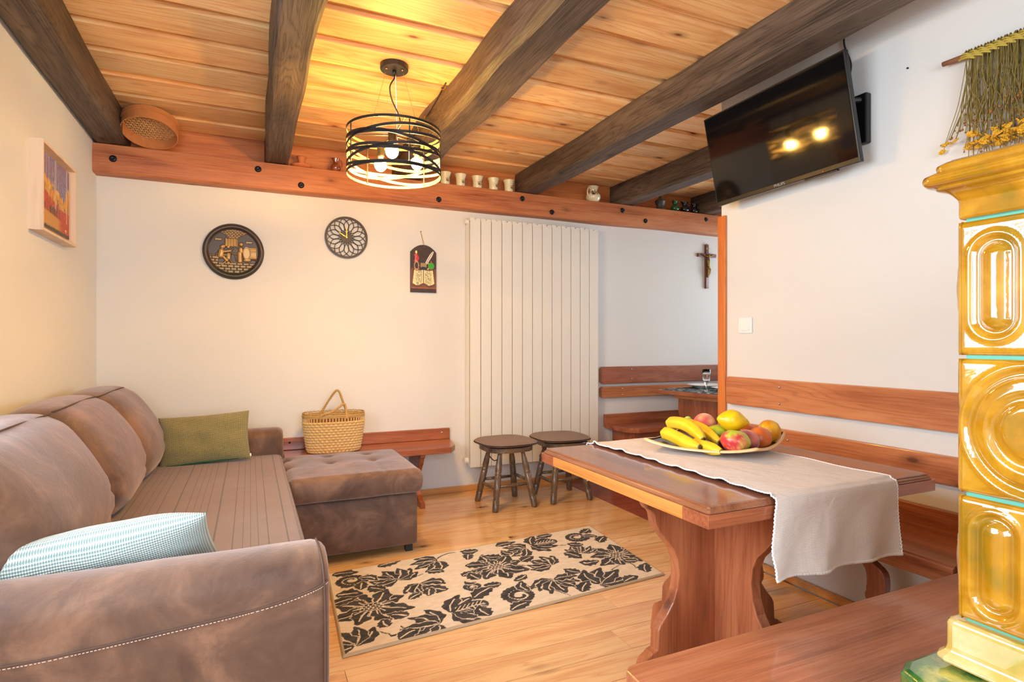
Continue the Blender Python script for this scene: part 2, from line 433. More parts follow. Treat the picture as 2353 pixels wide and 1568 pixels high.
def gridmesh(name, nx, ny, pos, colr=None, uv=None):
    """pos(U,V)->(N,3) numpy arrays, colr(U,V)->(N,3)"""
    u, v = np.meshgrid(np.linspace(0, 1, nx + 1), np.linspace(0, 1, ny + 1)); u = u.ravel(); v = v.ravel()
    P = pos(u, v)
    i, j = np.meshgrid(np.arange(nx), np.arange(ny)); a = (j * (nx + 1) + i).ravel()
    F = np.stack([a, a + 1, a + nx + 2, a + nx + 1], 1)
    me = bpy.data.meshes.new(name)
    me.from_pydata(P.tolist(), [], F.tolist())
    if colr is not None:
        C = colr(u, v); at = me.color_attributes.new('col', 'FLOAT_COLOR', 'POINT')
        at.data.foreach_set('color', np.concatenate([C, np.ones((len(C), 1))], 1).astype(np.float32).ravel())
    if uv:
        ul = me.uv_layers.new(name='UVMap'); idx = F.ravel()
        ul.data.foreach_set('uv', np.stack([u[idx] * uv[0], v[idx] * uv[1]], 1).astype(np.float32).ravel())
    me.polygons.foreach_set('use_smooth', [True] * len(me.polygons))
    return me
def colattr(me, fn):
    at = me.color_attributes.new('col', 'FLOAT_COLOR', 'POINT')
    for i, v in enumerate(me.vertices):
        at.data[i].color = (*fn(v.co)[:3], 1)
L3 = lambda r, g, b: np.array(lin(r, g, b)[:3])
def smoothstep(x, a, b): t = min(max((x - a) / (b - a), 0), 1); return t * t * (3 - 2 * t)
XL, XR, YB, YR, XE, ZC, YN = -.87, 2.42, 4.337, -1.2, 5.0, 2.58, 2.485
# floor: pine boards + terracotta in the nook
bm = bmesh.new(); y = YR; rng = random.Random(3)
while y < YB:
    y2 = min(y + .152, YB); x = XL - .02
    cuts = [XL - .02, rng.uniform(.2, 1.9), 2.395]
    for a, b in zip(cuts, cuts[1:]): box(bm, (a, y, -.03), (b - .0016, y2 - .0024, 0))
    y = y2
fl = struct(obj('floor', bm, M['pine_floor']))
bm = bmesh.new(); box(bm, (XL - .3, YR - .3, -.12), (XE + .3, YB + .3, -.032)); struct(obj('floor_base', bm, M['cup_dark']))
bm = bmesh.new(); box(bm, (2.397, YN - .3, -.03), (XE, YB, -.001)); struct(obj('floor_nook', bm, M['terracotta']))

# ceiling: wide boards with set-back boards between them
bm = bmesh.new()
seams = [2.191 + .273 * k for k in range(-16, 9)]
for k, s_ in enumerate(seams):
    cuts = [XL - .1, .17, 1.08, 2.1, 3.04, 3.98, XE + .2]
    if k % 3 == 0: cuts = [XL - .1, 1.08, 3.04, XE + .2]
    if k % 3 == 1: cuts = [XL - .1, .17, 2.1, XE + .2]
    for a, b in zip(cuts, cuts[1:]):
        box(bm, (a, s_ + .062, ZC - .004), (b - .002, s_ + .273, ZC + .02))
        box(bm, (a, s_ - .03, ZC + .021), (b - .002, s_ + .09, ZC + .04))
struct(obj('ceiling', bm, M['pine_ceil']))
bm = bmesh.new(); box(bm, (XL - .3, YR - .3, ZC + .045), (XE + .3, YB + .3, ZC + .2)); struct(obj('ceiling_slab', bm, M['cup_dark']))

def wall(name, axis, a, b, u0, u1, z0, z1, hole=None):
    bm = bmesh.new()
    def bx(p, q, r, s_):
        if axis == 'X': box(bm, (a, p, r), (b, q, s_))
        else: box(bm, (p, a, r), (q, b, s_))
    if hole:
        h0, h1, k0, k1 = hole
        bx(u0, h0, z0, z1); bx(h1, u1, z0, z1); bx(h0, h1, z0, k0); bx(h0, h1, k1, z1)
    else: bx(u0, u1, z0, z1)
    return struct(obj(name, bm, M['plaster']))
wall('wall_back', 'Y', YB, YB + .25, XL - .25, XE + .25, -.02, 2.39)
wall('wall_left', 'X', XL - .25, XL, YR - .25, YB, -.02, ZC + .05, (.4, 2.1, .98, 2.13))
wall('wall_right', 'X', XR, XR + .22, YR, YN, -.02, ZC + .05)
wall('wall_rear', 'Y', YR - .15, YR, XL, XE, -.02, ZC + .05, (-.85, 1.35, .75, 2.25))
wall('wall_nook', 'Y', YN - .2, YN, XR + .22, XE, -.02, ZC + .05)
wall('wall_far_right', 'X', XE, XE + .1, YR, YB, -.02, ZC + .05, (2.75, 4.05, .95, 2.25))
bm = bmesh.new(); box(bm, (XL - .1, 4.40, 2.35), (XE + .2, 4.44, ZC + .045)); struct(obj('wall_back_panelling', bm, wood('upper_panel_pine', lin(224, 146, 84), lin(206, 122, 64), lin(166, 84, 40), 'X', rough=.45, rings=.5, knots=1.0)))
bm = bmesh.new(); box(bm, (XL, YB - .002, 2.30), (XE, 4.405, 2.389)); struct(obj('trim_shelf', bm, M['beam_red']))

def window(name, axis, p, u0, u1, z0, z1):
    bm = bmesh.new()
    def bx(ua, ub, za, zb):
        if axis == 'X': box(bm, (p - .03, ua, za), (p + .03, ub, zb))
        else: box(bm, (ua, p - .03, za), (ub, p + .03, zb))
    w = .055; mid = (u0 + u1) / 2; zm = z0 + (z1 - z0) * .68
    bx(u0, u0 + w, z0, z1); bx(u1 - w, u1, z0, z1); bx(u0 + w, u1 - w, z0, z0 + w); bx(u0 + w, u1 - w, z1 - w, z1)
    bx(mid - .045, mid + .045, z0 + w, z1 - w); bx(u0 + w, mid - .045, zm - .015, zm + .015); bx(mid + .045, u1 - w, zm - .015, zm + .015)
    return struct(obj(name, bm, M['pine_trim'], bevel=.004))
window('window_1', 'X', XL - .13, .4, 2.1, .98, 2.13)
window('window_2_added', 'Y', YR - .08, -.85, 1.35, .75, 2.25)  # unseen window, added behind the camera for the fill light
window('window_3', 'X', XE + .05, 2.75, 4.05, .95, 2.25)

bm = bmesh.new(); box(bm, (.9, YB - .018, 0), (2.9, YB, .045)); struct(obj('baseboard_back', bm, M['pine_trim'], bevel=.004))
bm = bmesh.new(); box(bm, (XR - .02, YR, 0), (XR, YN - .04, .04)); struct(obj('baseboard_right', bm, M['pine_trim'], bevel=.004))
bm = bmesh.new(); box(bm, (XR - .016, YN - .042, 0), (XR, YN + .014, 1.885)); box(bm, (XR, YN, 0), (XR + .22, YN + .014, 1.885))
struct(obj('trim_1', bm, M['post'], bevel=.003))

# rafters: rough-hewn
def rafter(x0, x1, y0, y1, zb, label, seed, amp=.012, cham=.016, leftbulge=0.0):
    bm = bmesh.new(); n = 60; rings = []
    zt = ZC - .006
    for i in range(n + 1):
        y = y0 + (y1 - y0) * i / n
        w = (noise.noise(Vector((seed, y * 1.3, 0))) * amp * 2.2, noise.noise(Vector((seed + 9, y * 1.3, 0))) * amp * 2.2, noise.noise(Vector((seed + 5, y * 1.1, 3))) * amp)
        c = cham * (1 + .8 * noise.noise(Vector((seed + 2, y * 2, 7)))); xl = x0 + w[0]; xr = x1 + w[1]; z = zb + w[2] * (0 if i > n - 6 else 1)
        ps = [(xl, zt), (xl + w[0] * .3, (zt + z) / 2), (xl, z + c), (xl + c, z), ((xl + xr) / 2, z + w[2] * .3), (xr - c, z), (xr, z + c), (xr + w[1] * .3, (zt + z) / 2), (xr, zt)]
        rings.append([bm.verts.new((p[0], y, p[1])) for p in ps])
    for a, b in zip(rings, rings[1:]):
        for k in range(9): bm.faces.new((a[k], a[(k + 1) % 9], b[(k + 1) % 9], b[k]))
    bm.faces.new(rings[0]); bm.faces.new(rings[-1][::-1])
    o = obj('rafter', bm, M['beam_dark'])
    # shade smooth along the length only
    return tag(o, label, 'ceiling beam', 'dark rafters under the pine ceiling')
rafter(-.862, -.70, YR, 4.40, 2.392, 'dark hewn rafter running against the yellow-lit left wall, behind the sieve', 1, amp=.005)
rafter(.085, .245, YR, 4.40, 2.392, 'dark rafter left of the black drum pendant, at the terracotta candle holder', 2, amp=.013)
rafter(.975, 1.19, YR, 4.40, 2.392, 'broad dark rafter with a worn edge just right of the drum pendant', 3, amp=.016, cham=.03)
rafter(2.02, 2.18, YR, 4.40, 2.392, 'long dark rafter passing above the television, right of the cream cups', 4)
rafter(2.965, 3.125, YN, 4.40, 2.392, 'short dark rafter between the cream pitcher and the clay lantern', 5)
rafter(3.90, 4.06, YN, 4.40, 2.392, 'dark rafter end above the crucifix, partly hidden by the television', 6)

# the long beam on the back wall
wb = empty('wall_beam', (2.0, 4.28, 2.21))
tag(wb, 'long reddish-brown beam across the back wall carrying the rafters, with black bolts', 'wall beam')
bm = bmesh.new(); n = 90; rings = []
for i in range(n + 1):
    x = XL + (XE - XL) * i / n; w = noise.noise(Vector((x * 1.2, 3, 1))) * .006; w2 = noise.noise(Vector((x * 1.6, 8, 1))) * .006
    ps = [(4.23 + w, 2.386), (4.226 + w, 2.30), (4.23 + w, 2.222 + w2), (4.24 + w, 2.212 + w2), (YB - .001, 2.212 + w2), (YB - .001, 2.39), (4.24 + w, 2.39)]
    rings.append([bm.verts.new((x - 2.0, p[0] - 4.28, p[1] - 2.21)) for p in ps])
for a, b in zip(rings, rings[1:]):
    for k in range(7): bm.faces.new((a[k], a[(k + 1) % 7], b[(k + 1) % 7], b[k]))
bm.faces.new(rings[0]); bm.faces.new(rings[-1][::-1])
obj('beam', bm, M['beam_red'], wb)
b0 = None
for bx_, bz_ in [(-.764, 2.30), (.048, 2.336), (.319, 2.259), (1.303, 2.26), (2.004, 2.338), (2.275, 2.254), (2.976, 2.334), (3.224, 2.263), (3.924, 2.336)]:
    if b0 is None:
        bm = bmesh.new(); lathe(bm, [(.021, 0), (.021, .004), (.016, .009), (.009, .012), (.008, .011), (.0, .010)], n=20)
        bmesh.ops.rotate(bm, verts=bm.verts, matrix=Matrix.Rotation(PI / 2, 3, 'X')); b0 = obj('bolt', bm, M['iron'], wb, smooth=True); o = b0
    else: o = b0.copy(); col.objects.link(o)
    o.location = (bx_ - 2.0, 4.229 - 4.28, bz_ - 2.21)

# ------------------------------------------------------------------ radiator
rd = empty('radiator', (2.147, 4.30, .2))
tag(rd, 'tall cream column radiator on the back wall behind the two stools', 'radiator')
N = 13; pw = (2.735 - 1.559) / N
bm = bmesh.new()
box(bm, (-pw / 2 + .0032, -.06, 0), (pw / 2 - .0032, -.048, 1.925))
box(bm, (-pw / 2 + .0032, -.048, .005), (-pw / 2 + .0045, .0, 1.92)); box(bm, (pw / 2 - .0045, -.048, .005), (pw / 2 - .0032, .0, 1.92)); box(bm, (-.010, -.048, .03), (.010, .012, 1.92)); box(bm, (-pw / 2 + .004, 0, .03), (pw / 2 - .004, .012, 1.92))
# slanted louvre cap
vs = [(-pw / 2 + .002, -.056, 1.93), (pw / 2 - .002, -.056, 1.93), (pw / 2 - .002, .02, 1.955), (-pw / 2 + .002, .02, 1.955)]
prism(bm, [(-pw / 2 + .002, 1.926), (pw / 2 - .002, 1.926), (pw / 2 - .002, 1.948), (.012, 1.948), (.0, 1.935), (-.012, 1.952), (-pw / 2 + .002, 1.952)], 'Y', -.055, .012)
me0 = None
for i in range(N):
    if me0 is None: o = obj('radiator_column', bm, M['radiator'], rd, bevel=.0025); me0 = o
    else: o = me0.copy(); col.objects.link(o)
    o.location = ((i - (N - 1) / 2) * pw, 0, 0)
for sx in (-1, 1):
    bm = bmesh.new(); box(bm, (sx * (N / 2 * pw + .001), -.045, .02), (sx * (N / 2 * pw + .004), .03, 1.93)); obj('side_panel', bm, M['radiator'], rd, bevel=.001)
def xcyl(x0, x1, y, z, r, name, mat, par, n=16):
    bm = bmesh.new(); tube(bm, [(x0, y, z), (x1, y, z)], r, n); return obj(name, bm, mat, par, bevel=.002)
xcyl(-N / 2 * pw - .03, -N / 2 * pw, -.02, 1.925, .020, 'end_plug', M['radiator'], rd)
xcyl(-N / 2 * pw - .035, -N / 2 * pw, -.02, .05, .022, 'valve', M['white_plastic'], rd)
xcyl(N / 2 * pw, N / 2 * pw + .02, -.02, 1.925, .016, 'end_plug', M['radiator'], rd)
#==LIVING==
# ------------------------------------------------------------------ pendant lamp
PX, PY = .662, 2.905
pl = empty('pendant_lamp', (PX, PY, ZC))
tag(pl, 'black drum pendant of crossing metal bands with three glowing bulbs', 'pendant lamp')
bm = bmesh.new(); lathe(bm, [(.0, -.032), (.066, -.032), (.070, -.028), (.070, -.002), (.0, -.002)][::-1], n=40, cap=False); obj('canopy', bm, M['black'], pl, smooth=False, bevel=.001)
hang = [(PX * 0 + .045 * math.cos(a), .045 * math.sin(a)) for a in (R_(70), R_(200), R_(320))]
RS, ZT, ZBt = .233, -.345, -.56
for hx, hy in hang:
    a = math.atan2(hy, hx)
    bm = bmesh.new(); lathe(bm, [(0, -.040), (.006, -.038), (.007, -.032), (0, -.032)], (hx, hy, 0), 12); obj('canopy_screw', bm, M['brass'], pl, smooth=True)
    bm = bmesh.new(); tube(bm, [(hx, hy, -.035), ((RS - .1) * math.cos(a), (RS - .1) * math.sin(a), ZT - .004)], .0011, 5); obj('suspension_wire', bm, M['steel'], pl)
bm = bmesh.new(); lathe(bm, [(0, -.05), (.009, -.05), (.010, -.032), (0, -.032)], (0, 0, 0), 12); tube(bm, catmull([(0, 0, -.045), (0, -.005, -.07), (-.024, -.01, -.12), (-.012, 0, -.18), (.022, 0, -.25), (.03, 0, -.30), (.012, 0, ZT - .01), (0, 0, ZT - .03)], 6), .0035, 7); obj('cable', bm, M['black'], pl, smooth=True)
def band(bm, f, z, w=.013, th=.0012, n=72):
    out = []; 
    for i in range(n):
        a = 2 * PI * i / n; zc = z(a)
        out.append([bm.verts.new((r * math.cos(a), r * math.sin(a), zc + s)) for r, s in ((f + th, -w / 2), (f + th, w / 2), (f - th, w / 2), (f - th, -w / 2))])
    for i in range(n):
        p, q = out[i], out[(i + 1) % n]
        for k in range(4):
            fc = bm.faces.new((p[k], p[(k + 1) % 4], q[(k + 1) % 4], q[k])); fc.material_index = 1 if k == 2 else 0
bandmats = [M['shade_metal'], M['gold_inside']]
sh = None
rngb = random.Random(5)
specs = [(ZT, 0, 0), (ZBt, 0, 0)]
for k, zc in enumerate((-.385, -.405, -.44, -.46, -.49, -.51, -.53)):
    specs.append((zc, .032 + .006 * (k % 3), k * 2.05 + .4))
for zc, am, ph in specs:
    bm = bmesh.new(); band(bm, RS, lambda a: max(ZBt + .004, min(ZT - .004, zc + am * math.sin(a + ph))) if am else zc, .014 if am else .013)
    obj('lampshade_band', bm, bandmats, pl)
for a in (.6, 2.0, 3.4, 4.8, 5.9):
    bm = bmesh.new(); tube(bm, [((RS - .003) * math.cos(a), (RS - .003) * math.sin(a), ZBt), ((RS - .003) * math.cos(a), (RS - .003) * math.sin(a), ZT)], .0032, 6); obj('upright_rod', bm, M['shade_metal'], pl)
bulbs = [(.619 - PX, 3.03 - PY), (.625 - PX, 2.79 - PY), (.785 - PX, 2.925 - PY)]
bm = bmesh.new()
for k in range(3):
    a = R_(30 + 120 * k); tube(bm, [(0, 0, ZT - .012), (RS * math.cos(a), RS * math.sin(a), ZT)], .004, 6)
obj('spider', bm, M['shade_metal'], pl)
for bx_, by_ in bulbs:
    bm = bmesh.new(); tube(bm, [(0, 0, ZT - .014), (bx_, by_, ZT - .03)], .004, 6); lathe(bm, [(0, ZT - .025), (.012, ZT - .028), (.019, ZT - .04), (.019, ZT - .085), (.021, ZT - .09), (0, ZT - .09)], (bx_, by_, 0), 20)
    so = obj('lamp_socket', bm, M['shade_metal'], pl, smooth=True)
    bm = bmesh.new(); lathe(bm, [(.013, ZT - .09), (.014, ZT - .10), (.020, ZT - .108), (.026, ZT - .112), (.027, ZT - .113)], (bx_, by_, 0), 20); obj('bulb_neck', bm, M['bulb_cap'], so, smooth=True)
    bm = bmesh.new(); lathe(bm, [(.027, ZT - .113), (.0305, ZT - .125), (.031, ZT - .135), (.028, ZT - .148), (.020, ZT - .159), (.010, ZT - .165), (0, ZT - .167)], (bx_, by_, 0), 24); tag(obj('bulb', bm, M['bulb'], so, smooth=True), 'glowing globe bulb')

# ------------------------------------------------------------------ television
tvm = empty('television', (2.268, 2.0, 2.15))
def rv(yw, tl, rl):
    R = Matrix.Rotation(yw, 3, 'Z'); r = Vector((0, -1, 0)); u = Vector((0, 0, 1)); n = Vector((-1, 0, 0))
    u2 = u * math.cos(tl) + n * math.sin(tl); r3 = r * math.cos(rl) + u2 * math.sin(rl); u3 = u2 * math.cos(rl) - r * math.sin(rl)
    r3 = R @ r3; u3 = R @ u3; y3 = u3.cross(r3); return Matrix((r3, y3, u3)).transposed()
tvR = rv(.032, .186, .029)
tvm.rotation_euler = tvR.to_euler()
tag(tvm, 'black flat-screen television tilted down from the right wall below a rafter', 'television')
W, H = .79, .466
bm = bmesh.new(); box(bm, (-W / 2, -.004, -H / 2), (W / 2, .022, H / 2)); obj('tv_frame', bm, M['black_plastic'], tvm, bevel=.003)
bm = bmesh.new(); box(bm, (-W / 2 + .008, -.0062, -H / 2 + .022), (W / 2 - .008, -.0035, H / 2 - .008)); tag(obj('screen', bm, M['black_gloss'], tvm), 'glossy dark screen')
bm = bmesh.new(); rbox(bm, (-.30, .02, -.20), (.30, .05, .12), .014, (4, 4, 4)); obj('rear_housing', bm, M['black_plastic'], tvm, smooth=True)
bm = bmesh.new(); box(bm, (.13, -.004, -H / 2 - .008), (.29, .014, -H / 2)); o = obj('lower_ledge', bm, M['black_plastic'], tvm, bevel=.002)
bm = bmesh.new(); box(bm, (.225, -.0065, -H / 2 + .006), (.231, -.0035, -H / 2 + .010)); obj('standby_light', bm, M['red_led'], tvm)
cu = bpy.data.curves.new('logo', 'FONT'); cu.body = 'PHILIPS'; cu.size = .019; cu.align_x = 'CENTER'; cu.extrude = .0004
tmp = bpy.data.objects.new('tmp', cu); col.objects.link(tmp); bpy.context.view_layer.update()
lme = bpy.data.meshes.new_from_object(tmp.evaluated_get(bpy.context.evaluated_depsgraph_get())); bpy.data.objects.remove(tmp); lme.materials.clear()
lg = link('logo_lettering', lme, M['grey_print'], tvm)
lg.location = (.0, -.0046, -H / 2 + .006); lg.rotation_euler = (PI / 2, 0, 0)
# wall bracket (on the wall, straight)
inv = tvR.to_4x4().inverted()
def in_tv(o): o.matrix_parent_inverse = (Matrix.Translation(tvm.location) @ tvR.to_4x4()).inverted()
bm = bmesh.new(); box(bm, (2.385, 1.62, 2.03), (2.418, 1.68, 2.245)); box(bm, (2.395, 1.68, 2.10), (2.418, 2.2, 2.18)); o = obj('wall_bracket', bm, M['black_plastic'], tvm, bevel=.006); in_tv(o)
bm = bmesh.new(); tube(bm, [(2.39, 1.95, 2.14), (2.30, 1.98, 2.15)], .02, 8); o = obj('bracket_arm', bm, M['black'], tvm); in_tv(o)
bm = bmesh.new(); tube(bm, [(2.39, 1.65, 2.22), (2.31, 1.70, 2.22)], .012, 8); o = obj('bracket_arm', bm, M['black'], tvm); in_tv(o)
bm = bmesh.new(); tube(bm, catmull([(2.408, 1.735, 2.575), (2.405, 1.735, 2.50), (2.40, 1.70, 2.40), (2.38, 1.695, 2.31), (2.375, 1.69, 2.22), (2.35, 1.70, 2.16), (2.31, 1.72, 2.12)], 6), .004, 6)
o = obj('power_cable', bm, M['black'], tvm, smooth=True); in_tv(o)

# ------------------------------------------------------------------ light switch
ls = empty('light_switch', (XR, 2.308, 1.268)); tag(ls, 'square white light switch on the right wall above the slatted backrest', 'light switch')
bm = bmesh.new(); rbox(bm, (-.009, -.046, -.042), (0, .046, .042), .004, (4, 4, 4)); obj('plate', bm, M['white_plastic'], ls, smooth=False)
bm = bmesh.new(); prism(bm, [(-.014, -.028), (-.009, .030), (-.006, .030), (-.006, -.028)], 'Y', -.029, .029); obj('rocker', bm, M['white_plastic'], ls, bevel=.001)

# ------------------------------------------------------------------ painting on the left wall
pf = empty('framed_painting', (XL, 3.39, 1.865)); tag(pf, 'autumn birch landscape painting in a pale box frame on the left wall', 'painting')
bm = bmesh.new(); D = .052; y0, y1, z0, z1 = -.265, .265, -.198, .198; t = .012
box(bm, (0, y0, z0), (D, y0 + t, z1)); box(bm, (0, y1 - t, z0), (D, y1, z1)); box(bm, (0, y0 + t, z0), (D, y1 - t, z0 + t)); box(bm, (0, y0 + t, z1 - t), (D, y1 - t, z1)); box(bm, (0, y0 + t, z0 + t), (.008, y1 - t, z1 - t))
obj('frame', bm, M['frame_pale'], pf)
rn = np.random.RandomState(4)
def blur_noise(u, v, fu, fv, seed):
    r_ = np.random.RandomState(seed); T = r_.rand(64, 64)
    x = (u * fu) % 63; y = (v * fv) % 63; i = np.floor(x).astype(int); j = np.floor(y).astype(int); a = x - i; b = y - j
    a = a * a * (3 - 2 * a); b = b * b * (3 - 2 * b)
    return (T[j, i] * (1 - a) * (1 - b) + T[j, i + 1] * a * (1 - b) + T[j + 1, i] * (1 - a) * b + T[j + 1, i + 1] * a * b)
def smooth(x, a, b): t = np.clip((x - a) / (b - a), 0, 1); return t * t * (3 - 2 * t)
def lay(C, m, c): m = np.clip(m, 0, 1)[:, None]; return C * (1 - m) + np.array(c)[None, :] * m
def paint(u, v):
    n1 = blur_noise(u, v, 40, 14, 1); n2 = blur_noise(u, v, 60, 60, 2); n3 = blur_noise(u, v, 30, 6, 3)
    C = np.zeros((len(u), 3)) + L3(112, 116, 160)
    C = lay(C, n3 * 1.2 - .2, L3(150, 104, 130)); C = lay(C, smooth(n2, .6, .9), L3(140, 160, 200))
    tl = .74 - .28 * u + .16 * (n1 - .5) + .22 * smooth(u, .78, .95)
    C = lay(C, smooth(tl - v, 0, .02), L3(214, 140, 44)); C = lay(C, smooth(tl - v, 0, .02) * smooth(n1, .5, .8), L3(232, 190, 84))
    C = lay(C, smooth(tl - v, .1, .14) * smooth(blur_noise(u, v, 60, 5, 9), .6, .75), L3(88, 78, 50))
    gl = .5 - .24 * np.minimum(u, .62) + .04 * n1
    C = lay(C, smooth(gl - v, 0, .03), L3(186, 66, 40)); C = lay(C, smooth(gl - v, 0, .03) * smooth(n2, .55, .8), L3(214, 100, 60))
    C = lay(C, smooth(.1 - np.abs(v - .24 - .04 * n1), 0, .04) * smooth(.66 - u, 0, .1) * smooth(blur_noise(u, v, 50, 8, 5), .4, .6), L3(96, 70, 56))
    pth = smooth(.2 - v + .06 * (1 - u), 0, .03) * smooth(.72 - u, 0, .2)
    C = lay(C, pth, L3(206, 150, 62)); C = lay(C, smooth(.045 - v + .02 * n1, 0, .02), L3(70, 66, 44))
    for k, (tx, zb, wd) in enumerate([(.22, .45, .006), (.44, .32, .012), (.48, .3, .007), (.9, .2, .014), (.33, .4, .006), (.12, .5, .005), (.57, .28, .005)]):
        C = lay(C, smooth(wd - np.abs(u - tx + .01 * (n3 - .5)), 0, .006) * (v > zb), L3(226, 208, 172))
    C = lay(C, smooth(.010 - np.abs(v - (.42 - (u - .6) * .3)), 0, .005) * (u > .6) * (u < .8), L3(220, 180, 140))
    C = lay(C, (np.hypot((u - .86), (v - .09) * 1.2) < .03) * (n2 > .5), L3(226, 220, 200))
    return np.clip(C, 0, 1)
me = gridmesh('painting', 110, 110, lambda u, v: np.stack([np.full_like(u, .034), -.205 + .41 * u, -.168 + .336 * v], 1), paint)
o = link('canvas', me, M['v_paint'], pf); bm = bmesh.new(); box(bm, (.008, -.205, -.168), (.0335, .205, .168)); obj('canvas_board', bm, M['frame_pale'], pf)

# ------------------------------------------------------------------ bronze relief plate
bp = empty('relief_plate', (-.101, YB - .001, 1.789)); tag(bp, 'round dark bronze relief plate of a tavern cellar scene on the back wall', 'wall plate')
def caps(x, y, a, b, r):
    ax, ay = a; bx, by = b; dx, dy = bx - ax, by - ay; t = np.clip(((x - ax) * dx + (y - ay) * dy) / (dx * dx + dy * dy + 1e-9), 0, 1)
    d = np.hypot(x - ax - t * dx, y - ay - t * dy); return np.sqrt(np.clip(1 - (d / r) ** 2, 0, None)) * r
def relief(x, y):
    """x,y in plate units: radius 1"""
    r = np.hypot(x, y); h = np.zeros_like(x)
    h = np.maximum(h, .10 * np.sqrt(np.clip(1 - ((r - .91) / .095) ** 2, 0, None)))
    h = np.maximum(h, .03 * (r > .8))
    ins = r < .795
    brick = (np.minimum(np.abs(((x + .05 * np.floor(y / .06)) / .11) % 1 - .0), 1) > .1) & ((y / .06) % 1 > .16)
    arch = (np.hypot(x + .62, y - .2) > .52) & (np.hypot(x - .55, y - .15) > .52) & (y > .28)
    h = np.where(ins & arch & brick, .035, h)
    fl = (y < -.42) | ((x < -.5) & (y < -.15)); st = (np.abs(((x * 1 + .3 * np.floor(y / .1)) / .2) % 1 - .5) < .44) & ((y / .1) % 1 > .14)
    h = np.where(ins & fl & st, .03, h)
    def C(*a): nonlocal h; h = np.maximum(h, np.where(ins, caps(x, y, *a), 0))
    # hanging tub and windows
    tub = (np.abs(x + .08) < .2 - .0 * y) & (y > .18) & (y < .46); h = np.where(ins & tub, .05 + .012 * np.sin(x * 70), h)
    for wx, wy in ((-.5, .42), (.5, .36)): h = np.where(ins & (np.abs(x - wx) < .11) & (np.abs(y - wy) < .035), .035, h)
    # barrel on the right
    bar = (np.abs(y + .05) < .21) & (x > .42) & (x < .74); h = np.where(ins & bar, .03 + np.sqrt(np.clip(.06 - (y + .05) ** 2 * .9, 0, 1)) * .4 + .008 * (np.abs((y / .06) % 1 - .5) < .4), h)
    rr = np.hypot((x - .42) / .12, (y + .05) / .22); h = np.where(ins & (rr < 1), .05, h); h = np.where(ins & (np.abs(rr - .98) < .09), .085, h)
    C((.38, -.3), (.5, -.3), .075); C((.72, -.28), (.78, -.44), .02); C((.55, -.25), (.75, -.26), .03)
    # standing woman
    C((.24, .27), (.24, .28), .075); C((.23, .10), (.24, .0), .08); C((.20, -.05), (.2, -.35), .085); C((.15, .14), (-.02, .27), .03); C((-.08, .24), (-.1, .25), .05); C((.3, .10), (.4, .13), .03)
    # seated figures, bench, table
    C((-.36, .15), (-.34, .17), .08); C((-.18, .15), (-.17, .16), .06); C((-.4, .0), (-.42, -.18), .095); C((-.3, -.02), (-.1, .02), .05); C((-.1, .02), (-.02, .12), .028); C((-.3, -.14), (-.12, -.16), .04)
    C((-.32, -.22), (-.22, -.34), .055); C((-.25, -.36), (-.4, -.52), .035); C((-.12, -.28), (-.03, -.46), .03); C((-.55, -.1), (-.1, -.12), .03); C((-.56, -.12), (-.58, -.36), .02); C((.02, -.1), (.08, -.34), .02); C((-.05, -.08), (.12, -.09), .03)
    C((-.17, -.12), (-.17, -.26), .075); C((-.17, -.4), (-.22, -.46), .04); C((-.17, -.4), (-.1, -.47), .04); C((-.48, 0), (-.5, -.28), .03)
    return h
def ppos(u, v):
    r = u * 1.0; th = v * 2 * PI; x = r * np.cos(th); y = r * np.sin(th); h = relief(x, y)
    return np.stack([x * .188, -.008 - h * .2, y * .183], 1)
def pcol(u, v):
    r = u; th = v * 2 * PI; x = r * np.cos(th); y = r * np.sin(th); h = relief(x, y)
    c = np.zeros((len(u), 3)) + L3(74, 60, 50); c = lay(c, smooth(h, .012, .05) * (r < .8), L3(190, 150, 92)); c = lay(c, .6 * (h > .001) * (h < .034) * (r < .8) * ((y < -.42) | (y > .25)), L3(150, 116, 66)); c = lay(c, .5 * smooth(-y, .3, .9), L3(66, 66, 42)); return c
link('relief_face', gridmesh('relief', 150, 400, ppos, pcol), M['v_bronze'], bp)
bm = bmesh.new(); lathe(bm, [(.0, 0), (.186, 0), (.188, .008), (.187, .012), (.17, .012), (.17, .007), (0, .007)], n=64); bmesh.ops.rotate(bm, verts=bm.verts, matrix=Matrix.Rotation(PI / 2, 3, 'X')); obj('plate_back', bm, M['pewter'], bp, smooth=True)

# ------------------------------------------------------------------ wall clock
ck = empty('wall_clock', (.636, YB, 1.937)); tag(ck, 'round openwork petal clock in dark wood with two gold hands', 'wall clock')
def flatstrip(bm, pts, w, y0, y1):
    n = len(pts); L = []
    for i, p in enumerate(pts):
        a = pts[max(i - 1, 0)]; b = pts[min(i + 1, n - 1)]; t = Vector((b[0] - a[0], b[1] - a[1])).normalized(); q = Vector((-t.y, t.x)) * w / 2
        L.append([bm.verts.new((p[0] + s * q.x, y, p[1] + s * q.y)) for s, y in ((-1, y0), (1, y0), (1, y1), (-1, y1))])
    for a, b in zip(L, L[1:]):
        for k in range(4): bm.faces.new((a[k], a[(k + 1) % 4], b[(k + 1) % 4], b[k]))
    bm.faces.new(L[0]); bm.faces.new(L[-1][::-1])
bm = bmesh.new()
def annulus(bm, r0, r1, y0, y1, n=72):
    R = [[bm.verts.new((r * math.cos(2 * PI * i / n), y, r * math.sin(2 * PI * i / n))) for i in range(n)] for r, y in ((r0, y0), (r1, y0), (r1, y1), (r0, y1))]
    for k in range(4):
        for i in range(n): bm.faces.new((R[k][i], R[k][(i + 1) % n], R[(k + 1) % 4][(i + 1) % n], R[(k + 1) % 4][i]))
annulus(bm, .136, .151, -.022, -.014); annulus(bm, .0, .0401, -.022, -.014)
